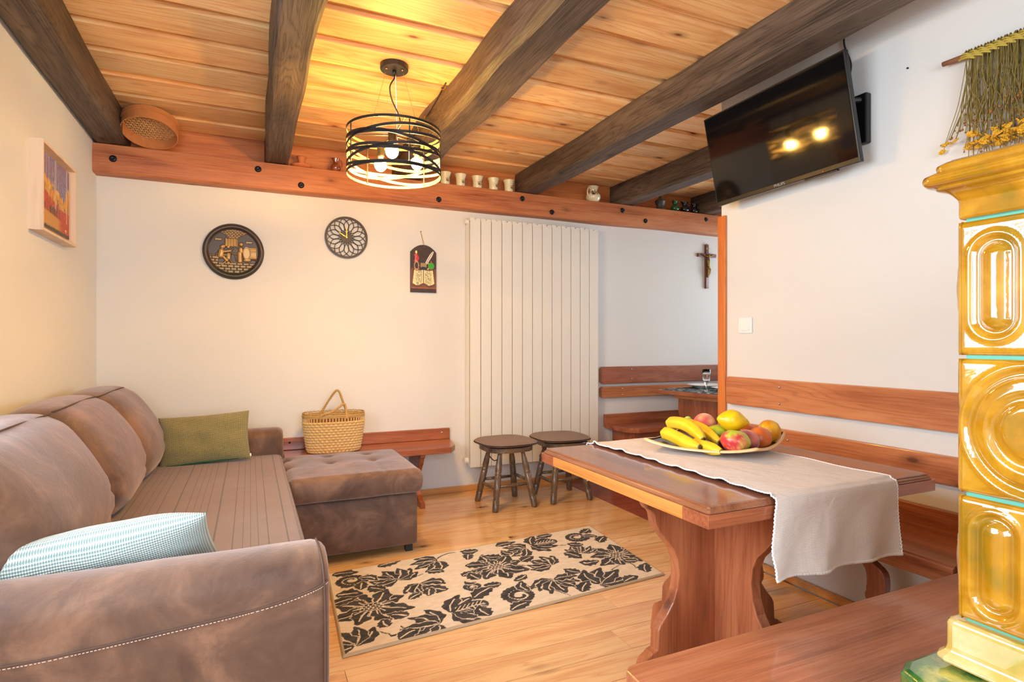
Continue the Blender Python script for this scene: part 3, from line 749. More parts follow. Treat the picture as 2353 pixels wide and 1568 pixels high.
for k in range(16):
    a = 2 * PI * k / 16 + PI / 16
    for s in (-1, 1):
        pts = []
        for i in range(13):
            t = i / 12; r = .036 + .102 * t; off = s * .034 * math.sin(PI * min(1, t * 1.0)) ** .85
            pts.append((r * math.cos(a) - off * math.sin(a), r * math.sin(a) + off * math.cos(a)))
        flatstrip(bm, pts, .0050, -.0215, -.0145)
obj('dial', bm, M['clockblack'], ck)
bm = bmesh.new(); box(bm, (-.028, -.0142, -.028), (.028, 0, .028)); obj('movement', bm, M['black_plastic'], ck)
for ln_, a, nm in ((.088, R_(91), 'minute_hand'), (.072, R_(148), 'hour_hand')):
    bm = bmesh.new(); c_, s_ = math.cos(a), math.sin(a)
    q = [(-.006, .0015), (ln_ * .5, .0032), (ln_, 0), (ln_ * .5, -.0032), (-.006, -.0015)]
    prism(bm, [(p[0] * c_ - p[1] * s_, p[0] * s_ + p[1] * c_) for p in q], 'Y', -.0265, -.0245); obj(nm, bm, M['brass'], ck)
bm = bmesh.new(); tube(bm, [(0, -.014, 0), (0, -.029, 0)], .005, 12); obj('hand_pin', bm, M['brass'], ck)

# ------------------------------------------------------------------ painted wooden plaque
pq = empty('painted_plaque', (1.21, YB, 1.741)); tag(pq, 'dark arched wooden plaque painted with a red candle, quill and open book', 'wall plaque')
HW, HH = .101, .182
def arch_top(x): return HH - .055 * (abs(x) / HW) ** 2.2
bm = bmesh.new(); pts = [(-HW, -HH), (HW, -HH)] + [(HW - 2 * HW * i / 16, arch_top(HW - 2 * HW * i / 16)) for i in range(17)]
prism(bm, pts, 'Y', -.016, -.001); obj('board', bm, plain('dark_plaque_wood', lin(66, 46, 38), .5), pq)
def plq_pos(u, v):
    x = (u * 2 - 1) * (HW - .002); top = HH - .055 * (np.abs(x) / HW) ** 2.2 - .003; z = -HH + .003 + v * (top + HH - .003)
    return np.stack([x, np.full_like(u, -.0168), z], 1)
def plq_col(u, v):
    P = plq_pos(u, v); x = P[:, 0] / HW; z = P[:, 2] / HH; n = blur_noise(u, v, 40, 60, 11)
    C = np.zeros((len(u), 3)) + L3(60, 42, 36); C = lay(C, .4 * smooth(n, .5, .9), L3(96, 70, 52))
    C = lay(C, (z < .0) & (z > -.78), L3(122, 74, 50)); C = lay(C, (z < -.78) & (z > -.84), L3(150, 90, 60))
    C = lay(C, (z < -.04) & (z > -.72) & (np.abs(x) < .86) & (np.abs(np.abs(x) - .78) < .03), L3(50, 34, 28))
    # candle
    cx_ = -.56; C = lay(C, (np.abs(x - cx_ - .05 * np.sin(z * 18)) < .15) & (z > .28) & (z < .6), L3(206, 48, 60)); C = lay(C, (np.abs(x - cx_ + .05) < .06) & (z > .3) & (z < .58) & (n > .5), L3(240, 150, 150))
    C = lay(C, np.hypot((x - cx_) / .08, (z - .68) / .07) < 1, L3(250, 226, 130)); C = lay(C, (np.abs(np.hypot((x - cx_ - .02) / .16, (z - .12) / .17) - 1) < .22) & (n > .2), L3(196, 150, 104))
    # quill
    t = (z - .0) / .75; qx = -.02 + t * .78; C = lay(C, (np.abs(x - qx) < .16 * np.sqrt(np.clip(t * (1.0 - t) * 4, 0, 1)) * (.5 + t * .5)) & (t > .25) & (t < 1), L3(228, 222, 208)); C = lay(C, (np.abs(x - qx) < .025) & (t > -.05) & (t < .95), L3(150, 120, 96))
    # jug, ink, apple
    C = lay(C, (np.abs(np.hypot((x - .3) / .14, (z - .12) / .13) - 1) < .2), L3(226, 196, 110)); C = lay(C, (np.abs(x - .0) < .22) & (z > .0) & (z < .24), L3(170, 140, 98)); C = lay(C, np.hypot((x - .0) / .3, (z + .0) / .08) < 1, L3(36, 44, 56))
    C = lay(C, np.hypot((x - .6) / .24, (z - .13) / .14) < 1, L3(60, 170, 40)); C = lay(C, (np.hypot((x - .6) / .06, (z - .3) / .04) < 1), L3(196, 60, 50))
    # book
    bz = -.05 - .07 * np.abs(np.sin(x * 3.6)) * .4; lo = -.66 + .05 * np.cos(x * 6.5)
    page = (z < bz) & (z > lo) & (np.abs(x) < .72 + (-z) * .2)
    C = lay(C, page, L3(240, 226, 170)); C = lay(C, page & (np.abs(x) < .03), L3(120, 90, 60))
    C = lay(C, page & (np.abs(x) > .12) & (np.abs(x) < .62) & (((z / .055) % 1) < .5) & (blur_noise(u, v, 62, 60, 21) > .42), L3(84, 70, 50))
    C = lay(C, (z < lo) & (z > lo - .08) & (np.abs(x) < .86), L3(104, 64, 44)); return C
link('painted_face', gridmesh('plaque', 90, 160, plq_pos, plq_col), M['v_plaque'], pq)
bm = bmesh.new(); tube(bm, [(-.018, -.0, .284), (.002, -.014, HH - .012), (.004, -.017, HH - .02)], .0016, 6); tube(bm, [(-.018, -.004, .284), (.012, -.016, HH - .015)], .0012, 6); obj('hanging_string', bm, M['string'], pq)
bm = bmesh.new(); sphere(bm, (-.018, -.004, .286), .004, 8, 6); obj('nail', bm, M['iron'], pq)

# ------------------------------------------------------------------ crucifix
cr = empty('crucifix', (4.022, YB, 1.908)); tag(cr, 'small brown wooden crucifix with a gilt metal figure on the back wall', 'crucifix')
bm = bmesh.new(); box(bm, (-.016, -.024, -.212), (.016, 0, .212)); box(bm, (-.112, -.022, .09), (.112, -.001, .124)); obj('cross', bm, M['crux_wood'], cr, bevel=.002)
bm = bmesh.new()
tube(bm, catmull([(0, -.030, .098), (0, -.036, .06), (.003, -.036, .02), (.004, -.034, -.01)], 5), [.012, .013, .014, .014, .014, .015, .016, .016, .015, .014, .013, .013, .013, .013, .013, .013], 10)
sphere(bm, (.004, -.040, .108), (.011, .012, .015), 12, 8)
for s in (-1, 1):
    tube(bm, catmull([(0, -.034, .092), (s * .03, -.032, .098), (s * .062, -.028, .112), (s * .078, -.026, .116)], 4), [.008] * 4 + [.006] * 5 + [.005] * 4, 8)
    tube(bm, catmull([(s * .006, -.034, -.01), (s * .010 + .004, -.044, -.045), (s * .005, -.034, -.085), (s * .002, -.03, -.105)], 4), [.011] * 4 + [.009] * 4 + [.007] * 5, 8)
sphere(bm, (.003, -.035, -.012), (.018, .014, .014), 12, 8); obj('figure', bm, M['crux_metal'], cr, smooth=True)
bm = bmesh.new(); box(bm, (-.018, -.027, .165), (.018, -.0235, .182)); obj('scroll_plate', bm, M['crux_metal'], cr, bevel=.001)
bm = bmesh.new(); tube(bm, [(0, -.012, .212), (0, -.012, .222)], .004, 8); obj('hanging_ring', bm, M['crux_metal'], cr)
#==SOFA==
# ------------------------------------------------------------------ sofa
SZ = .47
so_ = empty('corner_sofa', (-.3, 2.8, 0)); tag(so_, 'brown suede corner sofa with three back cushions and a tufted chaise', 'sofa')
def W2(o): o.parent = so_; o.matrix_parent_inverse = Matrix.Translation(-Vector((-.3, 2.8, 0))); return o
def arm(y0, y1, zt, x1, name):
    """arm profile in Y-Z swept along X, rounded at the front end"""
    bm = bmesh.new(); rings = []; ym = (y0 + y1) / 2; w = (y1 - y0) / 2
    prof = []
    for i in range(25):
        a = PI * i / 24; prof.append((ym - w * math.cos(a) * 1.0 if 0 < i < 24 else (y0 if i == 0 else y1), zt - .075 + .075 * math.sin(a) ** .8))
    prof = [(y0, .05), (y0 - .004, .2), (y0 - .006, .38), (y0 - .004, .5)] + prof + [(y1, .4), (y1, .2), (y1, .05)]
    xs = [-.855 + (x1 + .855) * i / 30 for i in range(27)] + [x1 - .035, x1 - .02, x1 - .009, x1 - .002, x1]
    for i, x in enumerate(xs):
        d = max(0, x - (x1 - .04)) / .04; sh = .028 * (1 - math.sqrt(max(0, 1 - d * d)))
        ring = []
        for (y, z) in prof:
            cyv, cz = ym, .35; yy = y + (cyv - y) * sh / w; zz = z - (sh if z > .3 else 0)
            nz = noise.noise(Vector((x * 5, yy * 5, zz * 5))) * .006; ring.append(bm.verts.new((x, yy + (nz if z < zt - .03 else 0), zz + nz * .6)))
        rings.append(ring)
    for a, b in zip(rings, rings[1:]):
        for k in range(len(prof) - 1): bm.faces.new((a[k], a[k + 1], b[k + 1], b[k]))
    bm.faces.new(rings[-1]); bm.faces.new(rings[0][::-1])
    return W2(obj(name, bm, M['suede'], smooth=True))
a1 = arm(1.495, 1.70, .655, .182, 'armrest')
a2 = arm(3.90, 4.08, .635, .19, 'armrest')
# curved seam with stitching on the near arm
sp = catmull([(-.86, 1.487, .535), (-.463, 1.487, .524), (-.33, 1.487, .527), (-.184, 1.487, .536), (-.024, 1.487, .547), (.08, 1.488, .560), (.150, 1.490, .577), (.176, 1.50, .588)], 10)
bm = bmesh.new(); tube(bm, sp, .0022, 6); W2(obj('seam', bm, M['piping'], smooth=True))
bm = bmesh.new()
for i in range(1, len(sp) - 1):
    p, q = sp[i], sp[i + 1]; L = (q - p).length; k = max(1, int(L / .006))
    for j in range(k):
        a = p.lerp(q, j / k) + Vector((0, -.001, -.005)); b_ = p.lerp(q, (j + .6) / k) + Vector((0, -.001, -.005)); tube(bm, [a, b_], .0010, 4)
W2(tag(obj('stitching', bm, M['thread']), kind='stuff'))
fr = catmull([(.166, 1.484, .06), (.168, 1.484, .3), (.168, 1.486, .5), (.166, 1.50, .60), (.163, 1.535, .640), (.16, 1.6, .6535), (.163, 1.665, .640), (.167, 1.700, .60)], 8)
bm = bmesh.new(); tube(bm, fr, .003, 6); W2(obj('front_piping', bm, M['piping'], smooth=True))
bm = bmesh.new(); rbox(bm, (-.84, 1.70, .10), (.165, 3.90, SZ), .03, (12, 16, 6)); W2(obj('seat', bm, M['suede'], smooth=True))
bm = bmesh.new(); rbox(bm, (-.862, 1.70, .06), (-.79, 3.90, .80), .02, (4, 12, 8)); W2(obj('back_frame', bm, M['suede'], smooth=True))
# back cushions
cp = catmull([(x, z, 0) for x, z in [(-.79, SZ + .012), (-.66, SZ + .008), (-.52, SZ + .012), (-.455, SZ + .05), (-.43, SZ + .13), (-.445, SZ + .23), (-.495, SZ + .33), (-.57, SZ + .425), (-.63, SZ + .462), (-.665, SZ + .474), (-.74, SZ + .474), (-.805, SZ + .455), (-.835, SZ + .40), (-.785, SZ + .2)]], 4, closed=True)
def cushion(y0, y1, seed, dz=0.0, dx=0.0):
    bm = bmesh.new(); rings = []; ny = 34; cx_, cz_ = -.65, SZ + .24
    for i in range(ny + 1):
        t = -math.cos(PI * i / ny); y = (y0 + y1) / 2 + (y1 - y0) / 2 * t
        k = (1 - abs(t) ** 5) ** .42 if abs(t) < 1 else 0; k = max(k, .02)
        puff = .93 + .07 * (1 - t * t)
        ring = []
        for p in cp:
            x = cx_ + (p.x - cx_) * (.25 + .75 * k) * puff; z = cz_ + (p.y - cz_) * (.62 + .38 * k) * (.98 + .02 * (1 - t * t))
            if k < .1: x = cx_ + (x - cx_) * k * 4
            front = smoothstep(p.x, -.6, -.45)
            wr = front * smoothstep(-p.y, -(SZ + .30), -(SZ + .1)) * (.011 * math.sin((z * 9 - abs(t) * .9) * 9 + seed) * smoothstep(abs(t), .25, .9))
            nz = noise.noise(Vector((seed, y * 4, p.y * 5 + p.x * 3))) * .012 * k
            z = max(z, SZ + .012)
            ring.append(bm.verts.new((max(x + wr + nz + dx, -.865), y, z + dz + nz * .3)))
        rings.append(ring)
    n = len(cp)
    for a, b in zip(rings, rings[1:]):
        for q in range(n): bm.faces.new((a[q], a[(q + 1) % n], b[(q + 1) % n], b[q]))
    bm.faces.new(rings[0][::-1]); bm.faces.new(rings[-1])
    o = W2(obj('back_cushion', bm, M['suede'], smooth=True))
    bm = bmesh.new(); m_ = (y0 + y1) / 2; L = (y1 - y0) / 2 - .03
    pts = [(-.632 + dx - .025 * (abs(t) ** 6), m_ + L * t, SZ + .463 + dz - .012 * abs(t) ** 3) for t in [i / 10 - 1 for i in range(21)]]
    tube(bm, pts, .003, 6); pi_ = obj('piping', bm, M['piping'], smooth=True); pi_.parent = o; pi_.matrix_parent_inverse = Matrix.Translation(Vector((0, 0, 0)))
cushion(1.72, 2.60, 1.0, .0)
cushion(2.58, 3.27, 4.0, .004)
cushion(3.25, 3.90, 8.0, .0)
# chaise
bm = bmesh.new(); rbox(bm, (.168, 3.19, .04), (.862, 3.83, .335), .016, (8, 8, 6)); W2(obj('chaise_base', bm, M['suede'], smooth=True))
tufts = [(.425, 3.50), (.665, 3.49), (.433, 3.72), (.67, 3.715), (.19, 3.50), (.2, 3.72), (.84, 3.3)]
tufts = tufts[:6]
def tuft(p):
    d = 0.0
    if p.z > .40:
        for tx, ty in tufts:
            q = math.hypot(p.x - tx, p.y - ty); d += .016 * math.exp(-(q / .022) ** 2) + .010 * math.exp(-(q / .07) ** 2)
        crown = .012 * math.sin(PI * min(max((p.x - .17) / .7, 0), 1)) * math.sin(PI * min(max((p.y - 3.12) / .72, 0), 1))
        ln_ = 0
        for tx in (.425, .667):
            ln_ = max(ln_, .005 * math.exp(-((p.x - tx) / .008) ** 2) * smoothstep(-p.y, -3.8, -3.2))
        p = Vector((p.x, p.y, p.z + crown * smoothstep(p.z, .42, .475) - d * smoothstep(p.z, .44, .47) - ln_))
    if p.y < 3.2 and .345 < p.z < .47: p = Vector((p.x, p.y - .010 * math.sin(PI * (p.z - .34) / .14), p.z))
    if p.x > .8 and .345 < p.z < .47: p = Vector((p.x + .010 * math.sin(PI * (p.z - .34) / .14), p.y, p.z))
    return p + Vector((0, 0, noise.noise(p * 7) * .003))
bm = bmesh.new(); rbox(bm, (.172, 3.135, .34), (.872, 3.835, .475), .035, (60, 60, 8), tuft); cc_ = W2(obj('chaise_cushion', bm, M['suede'], smooth=True))
bm = bmesh.new(); tube(bm, catmull([(.18, 3.152, .463), (.40, 3.150, .465), (.63, 3.148, .465), (.84, 3.155, .461), (.862, 3.18, .461), (.866, 3.5, .463), (.862, 3.79, .461)], 6), .0018, 5); sm_ = obj('seam', bm, M['piping'], smooth=True); sm_.parent = cc_; sm_.matrix_parent_inverse = Matrix.Identity(4)
for q in tufts:
    bm = bmesh.new(); sphere(bm, (q[0], q[1], tuft(Vector((q[0], q[1], .475))).z + .001), (.008, .008, .003), 10, 6); t_ = obj('button', bm, M['piping'], smooth=True); t_.parent = cc_; t_.matrix_parent_inverse = Matrix.Identity(4)
for fx, fy in ((.815, 3.23), (.815, 3.78), (.2, 3.23)):
    bm = bmesh.new(); box(bm, (fx - .018, fy - .018, 0), (fx + .022, fy + .022, .041)); W2(obj('foot', bm, M['black_plastic'], bevel=.002))
for fx, fy in ((-.8, 1.6), (.12, 1.6), (-.8, 4.0), (.12, 4.0)):
    bm = bmesh.new(); box(bm, (fx - .02, fy - .02, 0), (fx + .02, fy + .02, .052)); W2(obj('foot', bm, M['black_plastic'], bevel=.002))

# ribbed cover over the seat
def cov(u, v):
    x = -.56 + .732 * u; y = 1.73 + 2.155 * v
    z = SZ + .007 + .002 * np.sin(y * 9 + x * 4) * (u < .97)
    over = u > .965; t = np.clip((u - .965) / .035, 0, 1)
    x = np.where(over, -.56 + .732 * .965 + .030 * np.sin(t * PI / 2) , x); z = np.where(over, z - .022 * (1 - np.cos(t * PI / 2)), z)
    return np.stack([x, y, z], 1)
me = gridmesh('cover', 60, 80, cov); o = link('sofa_cover', me, M['cover'])
sd = o.modifiers.new('thick', 'SOLIDIFY'); sd.thickness = .005; sd.offset = 1
tag(o, 'grey-brown ribbed throw cover spread flat over the sofa seat', 'sofa cover')

# ------------------------------------------------------------------ scatter cushions
def pillow(name, w, h, t, mat, label, seed, pinch=.05):
    n = 36; P = {}
    me = bpy.data.meshes.new(name); V = []; F = []; UV = []
    def f(u, v, s):
        a = (1 - abs(u) ** 3.0) ** .55 * (1 - abs(v) ** 3.0) ** .55
        x = u * w / 2 * (1 - pinch * (1 - v * v) * abs(u) ** 3); z = v * h / 2 * (1 - pinch * (1 - u * u) * abs(v) ** 3)
        y = s * (t / 2 * a + .002) + noise.noise(Vector((u * 2.2, v * 2.2, seed + s))) * .014 * a
        return (x, y, z)
    for s in (-1, 1):
        for j in range(n + 1):
            for i in range(n + 1):
                u = -math.cos(PI * i / n) * .5 + (i / n * 2 - 1) * .5; v = -math.cos(PI * j / n) * .5 + (j / n * 2 - 1) * .5
                V.append(f(u, v, s)); UV.append((u * w / 2, v * h / 2))
    K = (n + 1) ** 2; at = lambda s, i, j: (0 if s < 0 else K) + j * (n + 1) + i
    for s in (-1, 1):
        for j in range(n):
            for i in range(n):
                q = [at(s, i, j), at(s, i + 1, j), at(s, i + 1, j + 1), at(s, i, j + 1)]; F.append(q if s < 0 else q[::-1])
    for i in range(n):
        F.append([at(-1, i, 0), at(1, i, 0), at(1, i + 1, 0), at(-1, i + 1, 0)]); F.append([at(-1, i + 1, n), at(1, i + 1, n), at(1, i, n), at(-1, i, n)])
        F.append([at(-1, 0, i + 1), at(1, 0, i + 1), at(1, 0, i), at(-1, 0, i)]); F.append([at(-1, n, i), at(1, n, i), at(1, n, i + 1), at(-1, n, i + 1)])
    me.from_pydata(V, [], F); ul = me.uv_layers.new(name='UVMap')
    for L in me.loops: ul.data[L.index].uv = UV[L.vertex_index]
    e = empty(name, (0, 0, 0)); link('cover', me, mat, e, smooth=True)
    return e
p1 = pillow('throw_pillow', .47, .285, .11, M['olive_weave'], '', 3)
p1.location = (-.235, 3.775, SZ + .150); p1.rotation_euler = (R_(-14), R_(-3.0), R_(-2)); tag(p1, 'olive green basketweave pillow propped at the far end of the sofa', 'pillow')
bm = bmesh.new(); box(bm, (.222, -.004, -.128), (.236, .0, -.112)); obj('fabric_tag', bm, M['white_plastic'], p1)
bm = bmesh.new(); tube(bm, [(-.20, -.012, -.134), (0, -.022, -.134), (.17, -.014, -.132)], .004, 6); obj('zip_opening', bm, M['green_glaze'], p1)
p2 = pillow('throw_pillow', .62, .36, .15, M['aqua_weave'], '', 5)
p2.location = (-.385, 1.86, SZ + .100); p2.rotation_euler = (R_(48), R_(-8), R_(-4)); tag(p2, 'pale aqua basketweave pillow leaning behind the nearest sofa arm', 'pillow')

# ------------------------------------------------------------------ wall bench behind the chaise
def scroll_leg(prof, axis, a, b, name, mat, parent, inv):
    bm = bmesh.new(); prism(bm, prof, axis, a, b); o = obj(name, bm, mat, bevel=.003); o.parent = parent; o.matrix_parent_inverse = inv; return o
bn = empty('wall_bench', (.8, 4.2, 0)); tag(bn, 'low reddish-brown wall bench carrying the wicker basket, behind the chaise', 'bench'); iv = Matrix.Translation(-Vector((.8, 4.2, 0)))
def part(e, iv, name, bm, mat, bevel=0.0, smooth=False):
    o = obj(name, bm, mat, smooth=smooth, bevel=bevel); o.parent = e; o.matrix_parent_inverse = iv; return o
bm = bmesh.new(); prism(bm, [(.205, 3.962), (1.315, 3.962), (1.375, 4.06), (1.425, 4.335), (.205, 4.335)], 'Z', .382, .425); part(bn, iv, 'seat', bm, M['red_x'], .004)
bm = bmesh.new(); box(bm, (.205, 4.31, .426), (1.418, 4.336, .51)); part(bn, iv, 'backboard', bm, M['red_x'], .004)
prof = [(3.985, .381), (3.985, .36), (4.01, .345), (4.03, .31), (4.075, .26), (4.095, .2), (4.10, .12), (4.085, .075), (4.03, .05), (3.985, .035), (3.985, 0), (4.12, 0), (4.15, .02), (4.18, 0), (4.31, 0), (4.31, .381)]
bm = bmesh.new(); prism(bm, prof, 'X', 1.095, 1.13); part(bn, iv, 'scroll_leg', bm, M['red_z'], .003)
bm = bmesh.new(); prism(bm, prof, 'X', .30, .335); part(bn, iv, 'scroll_leg', bm, M['red_z'], .003)
for sx in (.25, 1.355):
    bm = bmesh.new(); sphere(bm, (sx, 4.3095, .478), (.008, .003, .008), 12, 8); part(bn, iv, 'screw_head', bm, M['steel'] if sx > 1 else M['iron'], smooth=True)

# ------------------------------------------------------------------ wicker basket
bk = empty('wicker_basket', (.525, 4.14, .426)); tag(bk, 'pale wicker basket with two rope handles on the bench by the wall', 'basket')
def bas_pos(u, v, inner=False):
    th = u * 2 * PI; H_ = .215; z = v * H_
    k = .165 + .035 * (v ** .8); ky = .085 + .02 * v
    base = np.clip(v / .1, 0, 1); shr = .93 + .07 * np.sqrt(base)
    ex = 2.6; c, s = np.cos(th), np.sin(th); r = (np.abs(c) ** ex + np.abs(s) ** ex) ** (-1 / ex)
    row = np.floor(v * 12.0); ph = (u * 42 + .5 * (row % 2)); b = np.abs(np.sin(ph * PI)) ** .7 * np.abs(np.sin(v * 12.0 * PI)) ** .6 * .012
    gap = v > 1.0
    rr = (k * shr) * r + (0 if inner else b); ry = (ky * shr) * r + (0 if inner else b)
    return np.stack([rr * c, ry * s, z], 1)
me = gridmesh('weave', 384, 90, lambda u, v: bas_pos(u, v)); link('woven_body', me, M['wicker'], bk)
me = gridmesh('inside', 64, 8, lambda u, v: bas_pos(u, v, True) * np.array([.96, .94, 1]) + np.array([0, 0, .002])); link('lining', me, M['rope_dark'], bk)
bm = bmesh.new(); prism(bm, [(.15 * math.cos(a), .075 * math.sin(a)) for a in [2 * PI * i / 32 for i in range(32)]], 'Z', 0, .008); obj('bottom', bm, M['wicker'], bk)
def rimpt(u, z, add=0.0):
    th = u * 2 * PI; c, s = math.cos(th), math.sin(th); r = (abs(c) ** 2.6 + abs(s) ** 2.6) ** (-1 / 2.6); return (( .201 + add) * r * c, (.106 + add) * r * s, z)
for k in range(64):                                                       # open lattice band under the rim
    bm = bmesh.new(); p = Vector(rimpt(k / 64, .212)); q = Vector(rimpt(k / 64, .242, .001)); tube(bm, [p, q], .0042, 6); o = obj('stake', bm, M['wicker'], bk)
bm = bmesh.new()
for zz, ad in ((.243, .002), (.250, .003), (.257, .003)): tube(bm, [rimpt(i / 96, zz + .0015 * math.sin(i * 1.3), ad) for i in range(96)], .0045, 6, closed=True)
tube(bm, [rimpt(i / 288, .266 + .006 * abs(math.sin(i * PI / 6)), .001) for i in range(288)], .0032, 5, closed=True)
tag(obj('braided_rim', bm, M['rope'], bk, smooth=True))
def rope(pts, r=.0075):
    bm = bmesh.new(); P = catmull(pts, 12); 
    L = 0; up = None
    for s in range(3):
        Q = []; L = 0; up = None
        for i, p in enumerate(P):
            t = (P[min(i + 1, len(P) - 1)] - P[max(i - 1, 0)]).normalized()
            if i: L += (p - P[i - 1]).length
            up = t.orthogonal().normalized() if up is None else (up - t * up.dot(t)).normalized(); bi = t.cross(up)
            a = L / .0075 * .9 + s * 2 * PI / 3; Q.append(p + (up * math.cos(a) + bi * math.sin(a)) * r * .5)
        tube(bm, Q, r * .62, 6)
    return bm
obj('handle', rope([(-.075, .10, .25), (-.06, .098, .28), (-.02, .085, .35), (.015, .06, .405), (.03, .05, .415), (.045, .05, .40), (.07, .06, .33), (.09, .08, .28), (.10, .098, .25)]), M['rope'], bk, smooth=True)
obj('handle', rope([(-.10, -.108, .235), (-.095, -.112, .262), (-.07, -.11, .272), (-.02, -.10, .285), (.03, -.08, .315), (.058, -.07, .33), (.068, -.075, .31), (.07, -.10, .27), (.07, -.112, .235)]), M['rope'], bk, smooth=True)

# ------------------------------------------------------------------ stools
def turned(bm, a, b, prof, n=12):
    a = Vector(a); b = Vector(b); pts = [a.lerp(b, t) for t, r in prof]; tube(bm, pts, [r for t, r in prof], n)
legprof = [(0, .013), (.06, .014), (.14, .018), (.24, .022), (.33, .0235), (.36, .019), (.37, .0235), (.385, .0235), (.395, .019), (.41, .0235), (.60, .0235), (.76, .0235), (.775, .0185), (.79, .0235), (.80, .0185), (.815, .0235), (.98, .022), (1, .020)]
def make_stool():
    e = empty('stool', (0, 0, 0))
    bm = bmesh.new(); pts = []
    for i in range(40):
        a = 2 * PI * i / 40; c, s = math.cos(a), math.sin(a); r = .178 * (abs(c) ** 3 + abs(s) ** 3) ** (-1 / 3); pts.append((r * c, r * s))
    prism(bm, pts, 'Z', .400, .435); obj('seat', bm, wood_stool_seat, e, bevel=.006)
    ft = [(-.155, -.158), (.155, -.158), (.155, .158), (-.155, .158)]; tp = [(x * .58, y * .58) for x, y in ft]
    for f, t in zip(ft, tp):
        bm = bmesh.new(); turned(bm, (*t, .400), (*f, 0), legprof, 14); obj('leg', bm, M['stool'], e, smooth=True)
    def at(k, z): t = 1 - z / .4; return Vector((tp[k][0] + (ft[k][0] - tp[k][0]) * t, tp[k][1] + (ft[k][1] - tp[k][1]) * t, z))
    for i, j, z in ((0, 1, .165), (1, 2, .185), (2, 3, .165), (3, 0, .145)):
        bm = bmesh.new(); turned(bm, at(i, z), at(j, z), [(0, .009), (.25, .0115), (.3, .009), (.33, .0125), (.4, .0105), (.5, .0135), (.6, .0105), (.67, .0125), (.7, .009), (.75, .0115), (1, .009)] if i in (3,) else [(0, .009), (.5, .0135), (1, .009)], 10); obj('stretcher', bm, M['stool'], e, smooth=True)
    return e
wood_stool_seat = wood('stool_seat_wood', lin(150, 118, 84), lin(84, 68, 54), lin(50, 40, 34), 'X', rough=.35, coat=.4, rings=.6, fine=.5, knots=0)
def make_pad(tie_side):
    e = empty('seat_pad', (0, 0, 0))
    n = 28; V = []; F = []; UV = []
    bt = [(0.0, 0.0), (.09, .07), (-.09, .07), (.09, -.07), (-.09, -.07)]
    for s in (1, -1):
        for j in range(n + 1):
            for i in range(n + 1):
                u = i / n * 2 - 1; v = j / n * 2 - 1; m_ = max(abs(u), abs(v)); q = math.hypot(u, v) or 1
                k = m_ / ((abs(u / q) ** 3.2 + abs(v / q) ** 3.2) ** (1 / 3.2)) / q if m_ else 0
                x, y = u * k, v * k; r = (abs(x) ** 3.2 + abs(y) ** 3.2) ** (1 / 3.2)
                hgt = .020 * (1 - min(r, 1) ** 5) ** .55 + .002
                X, Y = x * .208, y * .208
                if s > 0:
                    for bx_, by_ in bt: hgt -= .010 * math.exp(-(math.hypot(X - bx_, Y - by_) / .018) ** 2)
                V.append((X, Y, .4575 + s * hgt)); UV.append((X, Y))
    K = (n + 1) ** 2
    for si in (0, 1):
        for j in range(n):
            for i in range(n):
                a = si * K + j * (n + 1) + i; q = [a, a + 1, a + n + 2, a + n + 1]; F.append(q if si == 0 else q[::-1])
    me = bpy.data.meshes.new('pad'); me.from_pydata(V, [], F); ul = me.uv_layers.new(name='UVMap')
    for L in me.loops: ul.data[L.index].uv = UV[L.vertex_index]
    link('pad', me, M['cushion_brown'], e, smooth=True)
    bm = bmesh.new(); tube(bm, [(.209 * math.copysign(abs(math.cos(a)) ** (2 / 3.2), math.cos(a)), .209 * math.copysign(abs(math.sin(a)) ** (2 / 3.2), math.sin(a)), .452) for a in [2 * PI * i / 60 for i in range(60)]], .0035, 6, closed=True); obj('piping', bm, M['piping'], e, smooth=True)
    if tie_side:
        bm = bmesh.new(); tube(bm, catmull([(-.19, -.12, .450), (-.205, -.13, .42), (-.19, -.13, .385), (-.15, -.11, .35), (-.12, -.10, .35)], 5), .004, 6); tube(bm, catmull([(-.19, -.132, .385), (-.215, -.14, .375), (-.225, -.145, .35), (-.213, -.14, .34)], 5), .004, 6); tube(bm, catmull([(-.19, -.132, .385), (-.205, -.14, .37), (-.23, -.145, .36), (-.232, -.148, .345)], 5), .0035, 6)
        obj('tie', bm, M['piping'], e, smooth=True)
    return e
st = make_stool(); st.location = (1.695, 3.862, 0); st.rotation_euler.z = R_(2); tag(st, 'distressed dark wooden stool nearer the chaise, with turned legs', 'stool', 'two dark stools by the radiator')
st2 = dup(st, (2.162, 3.862, 0), R_(-1)); tag(st2, 'distressed dark wooden stool partly hidden by the dining table corner', 'stool')
pd = make_pad(True); pd.location = (1.695, 3.862, 0); pd.rotation_euler.z = R_(4); tag(pd, 'brown tufted seat pad with dangling tie on the left stool', 'seat pad', 'brown pads on the stools')
pd2 = make_pad(True); pd2.location = (2.15, 3.872, 0); pd2.rotation_euler.z = R_(-3); tag(pd2, 'brown tufted seat pad on the right stool, next to the table', 'seat pad', 'brown pads on the stools')
